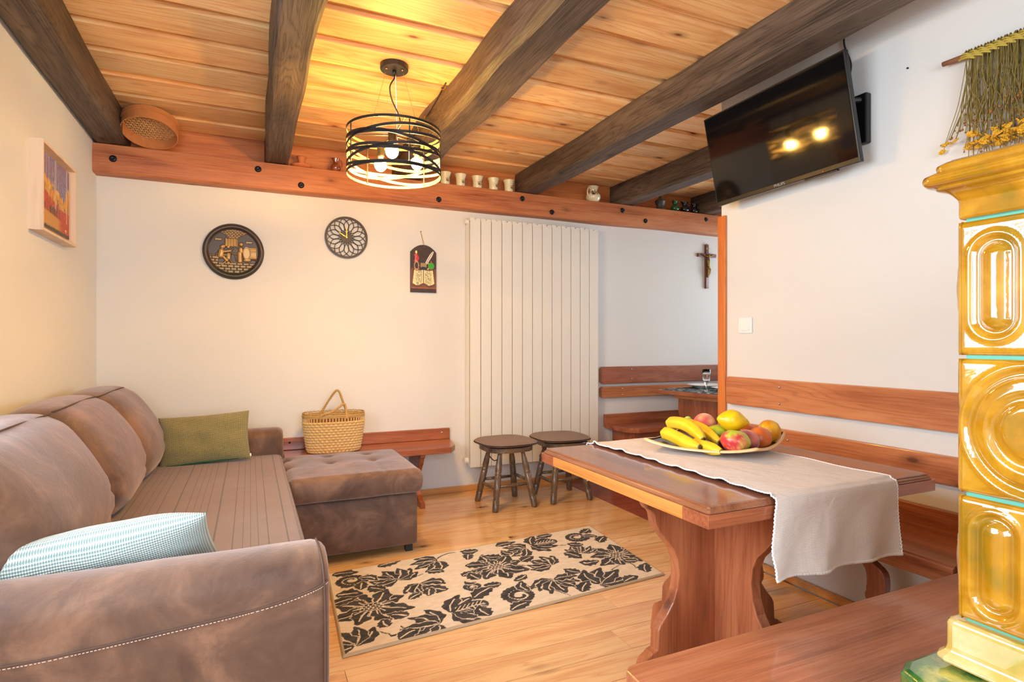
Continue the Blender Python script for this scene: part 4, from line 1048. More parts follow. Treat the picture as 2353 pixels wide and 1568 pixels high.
#==RUG==
# ------------------------------------------------------------------ rug
def rugcol(u, v):
    X = u * 1.6; Y = v * .84
    n1 = blur_noise(u, v, 60, 60, 31); n2 = blur_noise(u * .5, v * .5, 60, 60, 32)
    wx = (n2 - .5) * .012
    dark = np.zeros(len(u)); X0, Y0 = X + wx, Y + wx
    tri = lambda t: np.abs((t % 1) - .5) * 2
    def put(mask):
        nonlocal dark; dark = np.where(mask, 1.0, dark)
    def cut(mask):
        nonlocal dark; dark = np.where(mask, 0.0, dark)
    def loc(cx_, cy_, rot):
        c, s = math.cos(rot), math.sin(rot); x = X0 - cx_; y = Y0 - cy_; return x * c + y * s, -x * s + y * c
    def leaf(cx_, cy_, L, W_, rot, curve=0.0, lobes=4, veins=True):
        x, y = loc(cx_, cy_, rot); t = np.clip(x / L, 0, 1); y = y - curve * np.sin(PI * t) * L
        wd = W_ * np.sin(PI * t ** .8) ** .8 * (.72 + .28 * tri(t * lobes + .1))
        cut((x > -.002) & (x < L + .004) & (np.abs(y) < wd + .0045)); put((x > 0) & (x < L) & (np.abs(y) < wd))
        if veins: cut((x > .08 * L) & (x < .78 * L) & (np.abs(y) < .0035) & (W_ > .018))
    def petal_flower(cx_, cy_, R, rot, n=8, squash=.8, honey=True):
        R *= 1.12
        for k in range(n):
            a = rot + 2 * PI * k / n; L = R * (.95 + .3 * (((k * 7) % 5) / 4))
            leaf(cx_ + .018 * math.cos(a), cy_ + squash * .018 * math.sin(a), L, R * .38, a, .06 * (-1) ** k, 3, True)
        if honey:
            x, y = loc(cx_, cy_, 0); r = np.hypot(x, y / squash); cut(r < R * .34)
            hx = x / .021; hy = y / .017; hxx = hx + .5 * (np.floor(hy) % 2); put((r < R * .32) & (tri(hxx) < .78) & (tri(hy) < .78))
            for k in range(14):
                a = 2 * PI * k / 14; x2, y2 = loc(cx_, cy_, a); cut((x2 > R * .3) & (x2 < R * .55) & (np.abs(y2) < .0032))
    def fan(cx_, cy_, R, rot, n=7, spread=2.6, fern=False):
        R *= 1.22
        for k in range(n):
            a = rot + spread * (k / (n - 1) - .5); leaf(cx_, cy_, R * (1 - .12 * abs(k - (n - 1) / 2) * .4), R * .26, a, .12 * (1 if k > n / 2 else -1) * (k != n // 2), 3)
        if fern:
            x, y = loc(cx_ - .0, cy_, rot); put(np.hypot((x - R * .5) / (R * .5), y / (R * .32)) < 1)
            s = (x - np.abs(y) * .9); cut((x > R * .15) & (x < R * .9) & (np.abs(y) < R * .2) & ((s / .022) % 1 < .28)); cut((x > .1 * R) & (x < R * .9) & (np.abs(y) < .0035))
    def swirl(cx_, cy_, R, rot, s=1):
        x, y = loc(cx_, cy_, rot); y = y * s; r = np.hypot(x, y); th = (np.arctan2(y, x)) % (2 * PI)
        for k in (0, 1):
            rr = R * (.16 + .30 * (th + 2 * PI * k) / (2 * PI)); put((np.abs(r - rr) < R * (.07 + .13 * (th + 2 * PI * k) / (4 * PI)) * (.8 + .3 * tri(th * 3))) & (rr < R * .8))
        leaf(cx_ + R * .5 * math.cos(rot), cy_ + R * .5 * math.sin(rot), R * 1.1, R * .3, rot - 1.2 * s, .15, 3)
    def stem(p, q, c, w=.004):
        for i in range(26):
            t = i / 25; bx_ = (1 - t) ** 2 * p[0] + 2 * t * (1 - t) * c[0] + t * t * q[0]; by_ = (1 - t) ** 2 * p[1] + 2 * t * (1 - t) * c[1] + t * t * q[1]
            put(np.hypot(X0 - bx_, Y0 - by_) < w * (1.4 - t * .5))
    stem((.315, .60), (.45, .60), (.38, .56)); stem((.82, .48), (1.02, .40), (.93, .49), .005); stem((.5, .2), (.62, .10), (.6, .2)); stem((.02, .15), (.2, .06), (.14, .16)); stem((.2, .06), (.25, .12), (.27, .06))
    stem((1.27, .06), (1.45, .2), (1.36, .2)); stem((1.45, .2), (1.5, .13), (1.52, .22)); stem((.55, .74), (.68, .80), (.6, .82)); stem((1.12, .72), (1.3, .6), (1.2, .62)); stem((.9, .18), (1.03, .02), (1, .14))
    petal_flower(.159, .354, .135, .3, 8); petal_flower(.823, .50, .130, .1, 8); petal_flower(1.50, .33, .125, .5, 8)
    fan(.315, .585, .13, PI / 2 + .3, 7, 2.8); fan(.42, .50, .12, -PI / 2 + .1, 5, 1.9); fan(.476, .13, .15, .1, 5, 2.0, True); fan(.40, .06, .14, PI * .95, 5, 2.4)
    fan(1.12, .70, .14, .0, 5, 2.2, True); fan(1.06, .66, .12, PI, 5, 2.2); fan(1.033, .21, .13, -PI / 2, 7, 2.9); fan(1.10, .38, .12, PI / 2 + .6, 5, 2.0)
    fan(1.22, .06, .17, .5, 5, 2.0); fan(.56, .73, .13, PI + .4, 5, 2.0); fan(.05, .05, .14, 2.0, 5, 2.2); fan(1.33, .46, .10, 1.1, 5, 2.2)
    swirl(.106, .69, .10, .4); swirl(.817, .14, .115, .3, -1); swirl(1.42, .69, .10, .3); swirl(.64, .33, .06, 1.0, -1)
    for (cx_, cy_, L, W_, r) in [(.60, .21, .12, .035, .5), (.52, .36, .11, .034, 2.4), (.68, .60, .10, .03, -.5), (.72, .67, .08, .025, 1.2), (.25, .80, .1, .03, .2), (.02, .55, .1, .035, -.3), (0.0, .46, .09, .03, .2), (.3, .2, .08, .028, 2.6),
                                 (.92, .78, .1, .03, .1), (1.24, .5, .1, .034, -1.1), (1.36, .3, .09, .03, 2.8), (1.5, .54, .1, .03, .7), (1.52, .06, .09, .03, 1.0), (.72, .02, .1, .03, .3), (1.10, .02, .1, .03, .8), (.96, .62, .07, .024, 2), (.02, .8, .1, .035, -.2), (1.56, .78, .08, .03, 3.6), (.2, .14, .06, .022, 1.8), (.33, .35, .06, .02, .4), (.62, .47, .07, .024, .3), (.93, .33, .07, .022, 3.5), (.24, .50, .08, .03, 2.2), (.70, .40, .08, .03, 1.9), (.9, .62, .09, .03, 2.6), (.97, .50, .08, .03, .4), (1.2, .22, .08, .03, 2.2), (1.4, .56, .08, .03, 2.6), (.62, .02, .09, .03, 1.7), (.22, .02, .08, .03, .4), (.42, .34, .07, .025, 1.2), (.48, .62, .07, .025, -.6), (.8, .76, .08, .03, 2.7), (1.3, .80, .08, .03, 3.0), (.14, .56, .07, .026, 1.4), (1.35, .02, .08, .03, .2), (1.56, .2, .07, .026, 2.4), (.78, .30, .07, .025, 2.9)]:
        leaf(cx_, cy_, L * 1.3, W_ * 1.5, r, .08)
    edge = (X < .012) | (X > 1.588) | (Y < .012) | (Y > .828)
    C = np.zeros((len(u), 3)) + L3(228, 214, 194); C = lay(C, .35 * n1, L3(190, 166, 134)); C = lay(C, dark * (.93 + .07 * n1), L3(44, 42, 44)); C = lay(C, edge, L3(184, 162, 132)); return C
def rugpos(u, v):
    q = np.array([(.312, 2.222), (1.91, 2.346), (1.975, 3.16), (.35, 3.05)])
    p = (q[0] * ((1 - u) * (1 - v))[:, None] + q[1] * (u * (1 - v))[:, None] + q[2] * (u * v)[:, None] + q[3] * ((1 - u) * v)[:, None])
    e = np.minimum.reduce([u * 1.6, (1 - u) * 1.6, v * .84, (1 - v) * .84]); return np.stack([p[:, 0], p[:, 1], .002 + .008 * np.sqrt(np.clip(e / .008, 0, 1))], 1)
o = link('rug', gridmesh('rug', 480, 252, rugpos, rugcol), M['v_rug'])
tag(o, 'beige rug with black damask flowers lying on the pine floor', 'rug')

# ------------------------------------------------------------------ dining table
TX0, TX1, TY0, TY1, TZ = 1.075, 2.035, 1.150, 2.09, .75
tb = empty('dining_table', (1.53, 1.6, 0)); tag(tb, 'brown pine dining table with scrolled cross pedestal holding the fruit plate', 'dining table'); iv = Matrix.Translation(-Vector((1.53, 1.6, 0)))
def ch(x0, x1, y0, y1, c): return [(x0 + c, y0), (x1 - c, y0), (x1, y0 + c), (x1, y1 - c), (x1 - c, y1), (x0 + c, y1), (x0, y1 - c), (x0, y0 + c)]
def slab(levels, c=.006):
    bm = bmesh.new(); rings = []
    for ins, z in levels: rings.append([bm.verts.new((x, y, z)) for x, y in ch(TX0 + ins, TX1 - ins, TY0 + ins, TY1 - ins, c)])
    for a, b in zip(rings, rings[1:]):
        for k in range(8): bm.faces.new((a[k], a[(k + 1) % 8], b[(k + 1) % 8], b[k]))
    bm.faces.new(rings[0][::-1]); bm.faces.new(rings[-1]); return bm
part(tb, iv, 'tabletop', slab([(.006, .7315), (.0045, .7325), (.0045, .7335), (.007, .7345), (.008, .737), (.0095, .7405), (.013, .743), (.0135, .7475), (.018, TZ)]), M['table_top'])
# edging frame: reddish, with a honey strip on the window side
bm = bmesh.new(); box(bm, (TX0 + .001, TY0 + .1, .695), (TX0 + .03, TY1 - .1, .731)); part(tb, iv, 'edge_strip', bm, M['edge_yellow'], .001)
bm = bmesh.new(); box(bm, (TX1 - .03, TY0 + .1, .695), (TX1 - .001, TY1 - .1, .731)); part(tb, iv, 'edge_strip', bm, M['edge_yellow'], .001)
bm = bmesh.new(); box(bm, (TX0 + .0006, TY0, .695), (TX1 - .0006, TY0 + .1, .731)); part(tb, iv, 'edge_strip', bm, M['red_x'], .001)
bm = bmesh.new(); box(bm, (TX0 + .0006, TY1 - .1, .695), (TX1 - .0006, TY1, .731)); part(tb, iv, 'edge_strip', bm, M['red_x'], .001)
hp = [(0, .345), (.10, .330), (.118, .318), (.128, .300), (.136, .290), (.142, .272), (.205, .268), (.225, .258), (.255, .230), (.290, .205), (.335, .188), (.385, .182), (.435, .188), (.475, .206), (.51, .238), (.545, .268), (.57, .280), (.60, .286), (.612, .294), (.622, .310), (.645, .322), (.668, .345), (.682, .375), (.694, .395)]
def pedestal(c, lo, hi, axis):
    pts = [(c - w, z) for z, w in hp] + [(c + w, z) for z, w in hp[::-1]]
    bm = bmesh.new(); prism(bm, pts, axis, lo, hi); return bm
PXc, PYc = 1.518, 1.59
part(tb, iv, 'pedestal_board', pedestal(PXc, PYc - .021, PYc + .021, 'Y'), M['red_z'], .004)
part(tb, iv, 'pedestal_board', pedestal(PYc, PXc - .021, PXc + .021, 'X'), M['red_z'], .004)

# runner
def run_pos(u, v):
    x0, x1 = 1.303, 1.818; ztop = TZ + .006
    s = v * 1.335                                     # arc length from near hem
    hang_n, top_l = .222, .945
    y = np.where(s < hang_n, TY0 - .013, np.where(s < hang_n + top_l, TY0 - .013 + (s - hang_n), TY1 + .012))
    z = np.where(s < hang_n, ztop - (hang_n - s), np.where(s < hang_n + top_l, ztop, ztop - (s - hang_n - top_l)))
    # rounding at the two folds
    d1 = s - hang_n; k = np.exp(-(d1 / .014) ** 2); y = y + .004 * k; z = z - .005 * k
    d2 = s - hang_n - top_l; k = np.exp(-(d2 / .014) ** 2); z = z - .005 * k
    x = x0 + (x1 - x0) * u
    hn = np.clip((hang_n - s) / hang_n, 0, 1); edge = 1 - 2 * np.abs(u - .5)
    x = x + hn * (-.025 + .0 * u) * (1 - u) + hn * .0 * u - .012 * hn * np.sin(PI * (1 - hn)) * (1 - u)
    y = y - hn * (.010 * (1 + np.sin(u * 17 + hn * 2.0)) + .006 * np.sin(u * 7)) * hn ** .3
    side = np.exp(-(u / .03) ** 2); top = (s > hang_n + .02) & (s < hang_n + top_l - .02)
    wave = np.sin(s * 62) * .5 + np.sin(s * 33 + 1) * .5
    z = z + side * top * np.clip(wave, 0, 1) * .006; x = x + side * wave * .004
    z = z + top * .0016 * (np.sin(s * 21 + u * 3) * np.sin(u * 15) + 1) 
    y = y + (s > hang_n + top_l) * .008 * (1 + np.sin(u * 14))
    cr_ = blur_noise(u, v, 9, 14, 51) + .5 * blur_noise(u, v, 22, 34, 52)
    z = z + top * .0022 * cr_; y = y - hn ** .5 * .006 * (cr_ - .7)
    z = z - hn ** 6 * .010 * (u - .5)
    return np.stack([x, y, z], 1)
rn_ = empty('table_runner', (1.56, 1.62, TZ)); tag(rn_, 'greige woven table runner with white lace edge draped over the dining table', 'table runner'); ivr = Matrix.Translation(-Vector((1.56, 1.62, TZ)))
me = gridmesh('runner', 110, 260, run_pos, None, (.515, 1.335)); o = link('cloth', me, M['linen']); o.parent = rn_; o.matrix_parent_inverse = ivr
sd = o.modifiers.new('thick', 'SOLIDIFY'); sd.thickness = .0018; sd.offset = 1
for uu in (0.0, 1.0):
    P_ = run_pos(np.full(420, uu), np.linspace(0, 1, 420)); bm = bmesh.new(); tube(bm, [(p[0] + (.002 * math.sin(i * 1.9)) , p[1], p[2] + .0012) for i, p in enumerate(P_)], .0026, 5); part(rn_, ivr, 'lace_edge', bm, M['lace'], smooth=True)
P_ = run_pos(np.linspace(0, 1, 200), np.zeros(200)); bm = bmesh.new(); tube(bm, [(p[0], p[1] - .002 * abs(math.sin(i * .9)), p[2] + .001) for i, p in enumerate(P_)], .0045, 5); part(rn_, ivr, 'gathered_hem', bm, M['linen'], smooth=True)

# ------------------------------------------------------------------ fruit plate
pc = Vector((1.690, 1.745, TZ + .0105)); e1 = Vector((.222, -.335, 0)); e2 = Vector((.398, .225, 0))
e1 = Vector((1.600 - 1.375, 1.475 - 1.812, 0)); e2 = Vector((2.000 - 1.600, 1.700 - 1.475, 0)); pc = Vector((1.375, 1.812, TZ + .009)) + (e1 + e2) / 2
pt = empty('fruit_plate', pc); tag(pt, 'square dark lacquered plate with pale rim full of fruit on the runner', 'plate')
def plate_h(u, v): return .005 + .040 * (np.abs(u) ** 2.6) * .55 + .040 * np.abs(v) ** 2.6 * .45
def plate_surface(top):
    def f(a, b):
        u = a * 2 - 1; v = b * 2 - 1
        bu = 1 - .045 * (1 - u * u) * 0; P = np.outer(u * (1 + .06 * (1 - v * v)), np.array(e1 / 2)) + np.outer(v * (1 + .06 * (1 - u * u)), np.array(e2 / 2))
        P[:, 2] = plate_h(u, v) + (.0 if not top else .007); return P
    return f
me = gridmesh('plate_top', 30, 30, plate_surface(True)); link('plate_inside', me, M['lacquer'], pt)
me = gridmesh('plate_under', 30, 30, plate_surface(False)); me.flip_normals(); link('plate_underside', me, M['bamboo'], pt)
bm = bmesh.new(); lo_, hi_ = plate_surface(False), plate_surface(True); ed = [(t, 0) for t in np.linspace(0, 1, 24)] + [(1, t) for t in np.linspace(0, 1, 24)[1:]] + [(t, 1) for t in np.linspace(1, 0, 24)[1:]] + [(0, t) for t in np.linspace(1, 0, 24)[1:-1]]
A_ = np.array(ed); L_ = lo_(A_[:, 0], A_[:, 1]); H_ = hi_(A_[:, 0], A_[:, 1]); va = [bm.verts.new(p) for p in L_]; vb = [bm.verts.new(p + np.array([0, 0, .001])) for p in H_]
vc = [bm.verts.new(p * np.array([.965, .965, 1]) + np.array([0, 0, .0012])) for p in H_]
for k in range(len(va)): bm.faces.new((va[k], va[(k + 1) % len(va)], vb[(k + 1) % len(va)], vb[k])); bm.faces.new((vb[k], vb[(k + 1) % len(va)], vc[(k + 1) % len(va)], vc[k]))
obj('rim', bm, M['bamboo'], pt, smooth=True)
bm = bmesh.new(); lathe(bm, [(.07, -.0015), (.09, -.0015), (.10, .006), (.06, .006)], n=32); obj('foot_ring', bm, M['bamboo'], pt, smooth=True)

def fruit(name, c, r, fn, mat, colf, label, cat, rot=(0, 0, 0), group=None, seg=36):
    bm = bmesh.new(); bmesh.ops.create_uvsphere(bm, u_segments=seg, v_segments=seg // 2, radius=1.0)
    for v in bm.verts: v.co = fn(v.co.copy()) * r
    me = bpy.data.meshes.new(name); bm.to_mesh(me); bm.free(); colattr(me, lambda co: colf(co / r)); o = link(name, me, mat, None, c, smooth=True)
    o.rotation_euler = [R_(a) for a in rot]; return tag(o, label, cat, group)
def mixc(a, b, t): t = min(max(t, 0), 1); return tuple(a[i] * (1 - t) + b[i] * t for i in range(3))
nz = lambda p, s, k=0: noise.noise(Vector(p) * s + Vector((k, k, k)))
def f_apple(p):
    z = p.z; q = math.hypot(p.x, p.y); a = math.atan2(p.y, p.x)
    s = 1 + .06 * (1 - abs(z)) + .02 * math.sin(5 * a) * (1 - z) / 2
    return Vector((p.x * s * (1 - .14 * max(0, -z)), p.y * s * (1 - .14 * max(0, -z)), z * .88 - .26 * math.exp(-(q / .26) ** 2) * (1 if z > 0 else -.6)))
cr_, cg, cy_ = lin(198, 52, 56), lin(176, 192, 52), lin(232, 180, 110)
def c_apple(p): t = nz(p, 1.2, 3) * 1.6 + .35 + .35 * p.x; st = nz((p.x * 6, p.y * 6, p.z * .8), 1.6, 1); return mixc(mixc(cg, cy_, t + .2), cr_, t + st * .8 + .12)
def f_lemon(p): z = p.z; k = (1 - .18 * z * z); return Vector((p.x * .82 * k, p.y * .82 * k, z * 1.0 + .30 * (max(0, z) ** 9) - .16 * (max(0, -z) ** 9)))
c_lemon = lambda p: mixc(lin(248, 208, 20), lin(236, 186, 14), nz(p, 2) + .4)
def f_peach(p): a = math.atan2(p.y, p.x); g = math.exp(-((a) / .22) ** 2) * .07; s = 1 - g; q = math.hypot(p.x, p.y); return Vector((p.x * s, p.y * s, p.z * .96 + .10 * max(0, -p.z) ** 6 - .18 * math.exp(-(q / .2) ** 2) * (p.z > 0)))
c_peach = lambda p: mixc(lin(232, 170, 110), lin(204, 76, 72), nz(p, 1.3, 5) * 1.7 + .62)
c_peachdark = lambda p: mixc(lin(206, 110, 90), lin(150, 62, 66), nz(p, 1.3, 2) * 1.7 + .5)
f_round = lambda p: Vector((p.x, p.y, p.z * .97))
c_apri = lambda p: mixc(lin(220, 118, 50), lin(186, 84, 40), nz(p, 1.2, 8) + .45)
def f_orange(p): q = math.hypot(p.x, p.y); return Vector((p.x, p.y, p.z * .95 + (.05 * math.exp(-((q - .3) / .12) ** 2) - .05 * math.exp(-(q / .12) ** 2)) * (p.z > 0)))
def c_orange(p): q = math.hypot(p.x, p.y); return mixc(mixc(lin(236, 178, 30), lin(214, 138, 24), nz(p, 1.5) + .4), lin(176, 128, 40), math.exp(-((q - .32) / .07) ** 2) * .8 * (p.z > 0))
PZ = TZ + .022
fruit('apple', (1.585, 1.562, PZ + .050), .050, f_apple, M['v_fruit'], c_apple, 'large red and green apple at the front of the fruit plate', 'apple', (8, -10, 150))
fruit('peach', (1.668, 1.588, PZ + .042), .044, f_peach, M['v_peach'], c_peachdark, 'dusky pink peach half hidden behind the large apple', 'peach', (10, 20, 60))
fruit('apricot', (1.752, 1.605, PZ + .045), .043, f_round, M['v_fruit'], c_apri, 'smooth brownish orange fruit right of the apple', 'fruit')
fruit('apricot', (1.792, 1.705, PZ + .045), .040, f_round, M['v_fruit'], c_apri, 'brownish orange fruit tucked under the lemon tip', 'fruit')
fruit('apricot', (1.772, 1.810, PZ + .042), .036, f_round, M['v_fruit'], c_apri, 'brownish orange fruit peeking out between peach and lemon', 'fruit')
fruit('orange', (1.858, 1.655, PZ + .058), .044, f_orange, M['v_fruit'], c_orange, 'yellow orange with a navel ring at the right edge of the plate', 'orange', (62, 0, 42))
fruit('lemon', (1.700, 1.690, PZ + .103), .052, f_lemon, M['v_fruit'], c_lemon, 'bright yellow lemon lying on top of the fruit pile', 'lemon', (0, 98, -23))
fruit('peach', (1.690, 1.830, PZ + .074), .044, f_peach, M['v_peach'], c_peach, 'rosy fuzzy peach at the back of the plate beside the grapes', 'peach', (-10, 30, 20))
fruit('pear', (1.672, 1.752, PZ + .046), .038, lambda p: Vector((p.x * (.9 - .3 * p.z), p.y * (.9 - .3 * p.z), p.z * 1.35)), M['v_fruit'], lambda p: mixc(lin(190, 198, 50), lin(150, 170, 40), nz(p, 2) + .4), 'green pear between the bananas and the lemon', 'pear', (0, 85, 155))
g0 = None
for k, (gx, gy, gz) in enumerate([(1.650, 1.880, .063), (1.668, 1.905, .083), (1.690, 1.920, .075), (1.660, 1.895, .045), (1.675, 1.900, .058)]):
    if g0 is None:
        bm = bmesh.new(); sphere(bm, (0, 0, 0), (.0135, .0135, .016), 16, 10); g0 = obj('grape', bm, M['grape'], smooth=True); o = g0
    else: o = g0.copy(); col.objects.link(o)
    o.location = (gx, gy, PZ + gz); o.rotation_euler = (k, k * .5, 0)
    tag(o, 'pale green grape in the small bunch left of the rosy peach', 'grape', 'green grapes on the fruit plate')
def banana(pts, label, seed, r=.0175):
    P = catmull(pts, 8); n = len(P); me = bpy.data.meshes.new('banana'); V = []; F = []; C_ = []
    for i, p in enumerate(P):
        t = i / (n - 1); rr = r * (min(1, (t / .08)) ** .5 * .55 + .45 if t < .08 else 1) * (1 if t < .72 else 1 - .62 * ((t - .72) / .28) ** 1.3)
        if i == 0: rr = r * .35
        d = (P[min(i + 1, n - 1)] - P[max(i - 1, 0)]).normalized(); up = (Vector((0, 0, 1)) - d * d.z).normalized(); bi = d.cross(up)
        for k in range(20):
            a = 2 * PI * k / 20; f5 = 1 + .07 * math.cos(5 * a); V.append(p + (up * math.cos(a) + bi * math.sin(a)) * rr * f5)
            b = mixc(lin(246, 206, 46), lin(232, 184, 30), nz(p, 30, seed) + .4)
            if t > .9: b = mixc(b, lin(196, 176, 60), (t - .9) * 8)
            if t > .975: b = lin(90, 66, 36)
            if t < .05: b = mixc(b, lin(190, 170, 50), .5)
            C_.append(b)
    for i in range(n - 1):
        for k in range(20): a = i * 20; F.append([a + k, a + (k + 1) % 20, a + 20 + (k + 1) % 20, a + 20 + k])
    F.append(list(range(20))[::-1]); F.append([(n - 1) * 20 + k for k in range(20)])
    me.from_pydata(V, [], F); at = me.color_attributes.new('col', 'FLOAT_COLOR', 'POINT')
    for i, c in enumerate(C_): at.data[i].color = (*c[:3], 1)
    o = link('banana', me, M['v_banana'], smooth=True); tag(o, label, 'banana', 'bananas on the fruit plate'); return o
banana([(1.580, 1.915, PZ + .070), (1.578, 1.87, PZ + .078), (1.572, 1.80, PZ + .078), (1.562, 1.735, PZ + .062), (1.552, 1.685, PZ + .040)], 'banana on top of the others at the left of the plate', 1, .0245)
banana([(1.515, 1.865, PZ + .040), (1.512, 1.83, PZ + .042), (1.504, 1.76, PZ + .034), (1.500, 1.70, PZ + .024), (1.500, 1.645, PZ + .022)], 'lowest banana along the left rim of the plate', 2, .025)
banana([(1.655, 1.905, PZ + .065), (1.65, 1.86, PZ + .066), (1.640, 1.79, PZ + .060), (1.632, 1.735, PZ + .045), (1.620, 1.670, PZ + .028)], 'banana passing behind toward the large apple', 3, .023)
banana([(1.545, 1.73, PZ + .018), (1.540, 1.70, PZ + .018), (1.535, 1.655, PZ + .019), (1.532, 1.61, PZ + .018), (1.530, 1.570, PZ + .016)], 'short banana end pointing at the apple, by the front rim', 4, .022)

# ------------------------------------------------------------------ right wall bench, slats, front bench
bw = empty('wall_bench', (2.25, 1.8, 0)); tag(bw, 'brown pine bench along the right wall behind the dining table', 'bench'); ivb = Matrix.Translation(-Vector((2.25, 1.8, 0)))
bm = bmesh.new(); prism(bm, [(2.072, .428), (2.069, .443), (2.078, .446), (2.082, .452), (2.392, .452), (2.392, .412), (2.085, .412), (2.083, .424)], 'Y', 1.118, 2.40); part(bw, ivb, 'seat', bm, M['red_y'], .001)
bm = bmesh.new(); box(bm, (2.393, 1.118, .405), (2.418, 2.43, .54)); part(bw, ivb, 'backboard', bm, M['red_y'], .004)
bm = bmesh.new(); box(bm, (2.10, 1.13, .375), (2.13, 2.36, .411)); part(bw, ivb, 'front_rail', bm, M['slat_y'], .002)
for yy in (1.46, 2.08):
    ctr = catmull([(yy + .045, .374, 0), (yy + .03, .345, 0), (yy - .02, .31, 0), (yy - .028, .25, 0), (yy - .015, .2, 0), (yy - .05, .15, 0), (yy - .065, .08, 0), (yy - .05, .04, 0), (yy - .05, 0, 0)], 4)
    wd = [.036 if i < 14 else .03 for i in range(len(ctr))]; Lf = [(p.x - w, p.y) for p, w in zip(ctr, wd)]; Rt = [(p.x + w, p.y) for p, w in zip(ctr, wd)]
    bm = bmesh.new(); prism(bm, Lf + Rt[::-1], 'X', 2.16, 2.195); part(bw, ivb, 'scroll_leg', bm, M['red_z'], .003)
def slat(name, x0, x1, y0, y1, z0, z1, mat, label, screws, group='horizontal backrest boards', rad=.012):
    e = empty('backrest_board', ((x0 + x1) / 2, (y0 + y1) / 2, z0)); tag(e, label, 'backrest board', group); ii = Matrix.Translation(-e.location)
    bm = bmesh.new(); r = rad
    if (x1 - x0) < (y1 - y0):
        pts = [(y0, z0), (y1 - r, z0), (y1, z0 + r), (y1, z1 - r), (y1 - r, z1), (y0, z1)]; prism(bm, pts, 'X', x0, x1)
    else:
        pts = [(x1, z0), (x0 + r, z0), (x0, z0 + r), (x0, z1 - r), (x0 + r, z1), (x1, z1)]; prism(bm, pts, 'Y', y0, y1)
    part(e, ii, 'board', bm, mat, .004)
    for p in screws:
        bm = bmesh.new(); sphere(bm, p, (.0065, .0065, .0065), 10, 6); part(e, ii, 'screw', bm, M['steel'], smooth=True)
slat('', 2.392, 2.418, .75, 2.425, .840, .990, M['slat_y'], 'wide upper backrest board on the right wall below the light switch', [(2.392, 2.07, .955), (2.392, 2.07, .872)], None)
slat('', 2.392, 2.418, .75, 2.425, .640, .748, M['slat_y'], 'lower backrest board on the right wall, just above the table edge', [(2.392, 2.02, .70)], None)
fb = empty('front_bench', (1.6, .9, 0)); tag(fb, 'worn brown pine bench in the foreground between table and tiled stove', 'bench'); ivf = Matrix.Translation(-Vector((1.6, .9, 0)))
bm = bmesh.new(); prism(bm, [(.79, .722), (2.39, .722), (2.39, 1.088), (2.06, 1.088), (.80, 1.082), (.772, 1.079), (.760, 1.066), (.750, .90), (.752, .75), (.765, .722)], 'Z', .412, .45); part(fb, ivf, 'seat', bm, M['bench_top'], .004)
fprof = [(1.02, 0), (1.03, .05), (1.0, .10), (.97, .18), (.98, .26), (1.02, .33), (1.04, .37), (1.05, .411), (.755, .411), (.76, .37), (.78, .33), (.82, .26), (.83, .18), (.80, .10), (.77, .05), (.78, 0)]
for x in (.98, 1.85):
    bm = bmesh.new(); prism(bm, fprof, 'X', x, x + .035); part(fb, ivf, 'scroll_leg', bm, M['red_z'], .003)

# ------------------------------------------------------------------ tiled stove
SX, SY = 1.231, .66
sv = empty('tiled_stove', (1.55, .28, 0)); tag(sv, 'tall amber-glazed tiled stove with oval relief tiles in the right foreground', 'stove'); ivs = Matrix.Translation(-Vector((1.55, .28, 0)))
bm = bmesh.new(); box(bm, (SX + .012, -.11, .0), (1.90, SY - .012, 1.42)); part(sv, ivs, 'core', bm, M['grout'])
def oval(a, b, hw, hh):  # signed-ish distance to a stadium/ellipse, 0 at the outline
    if hh > hw * 1.35: k = hh - hw; bb = np.sign(b) * np.clip(np.abs(b) - k, 0, None); return np.hypot(a, bb) - hw
    return (np.hypot(a / hw, b / hh) - 1) * min(hw, hh)
def tile(face, s0, s1, z0, z1, mat, kind, nseg=64):
    w = s1 - s0; hgt = z1 - z0; nx = max(24, int(nseg * w / .26)); ny = nseg
    def pos(u, v):
        a = (u - .5) * w; b = (v - .5) * hgt; e = np.minimum.reduce([w / 2 - np.abs(a), hgt / 2 - np.abs(b)])
        h = .010 * (1 - (1 - np.clip(e / .014, 0, 1)) ** 2.4) ** .5
        if kind == 'oval': d = oval(a, b, .0405, .098)
        elif kind == 'round': d = oval(a, b, .108, .118)
        else: d = np.full_like(a, .1)
        if kind != 'plain':
            h = h + .0045 * np.exp(-((d) / .0045) ** 2) - .006 * smooth(-d, .003, .013) * (1 - smooth(-d, .016, .024)) 
            h = h + (.010 * np.sqrt(smooth(-d, .014, .050 if kind == 'oval' else .07)))
            if kind == 'round': h = h - .009 * smooth(-d, .040, .052) * (1 - smooth(-d, .056, .070))
        if face == 'X': return np.stack([SX + .010 - h, SY - s0 - u * w, z0 + v * hgt], 1)
        return np.stack([SX + s0 + u * w, SY - .010 + h, z0 + v * hgt], 1)
    me = gridmesh('tile', nx, ny, pos); 
    if face == 'X': me.flip_normals()
    o = link('stove_tile', me, mat); o.parent = sv; o.matrix_parent_inverse = ivs; return o
g_ = .004
rows = [(1.155, 1.408, 0), (.895, 1.148, 1), (.655, .888, 0)]
for z0, z1, ph in rows:
    s = 0.0; half = (ph == 0)
    while s < .75:
        w = .127 if half else .235
        w = min(w, .765 - s)
        if w > .03: tile('X', s, s + w, z0, z1, M['glaze'], 'oval' if half else 'round')
        s += w + g_; half = False if half else half
    s = 0.0; half = (ph == 1)
    while s < .62:
        w = .127 if half else .235; w = min(w, .665 - s)
        if w > .03: tile('Y', s, s + w, z0, z1, M['glaze'], 'oval' if half else 'round', 40)
        s += w + g_; half = False
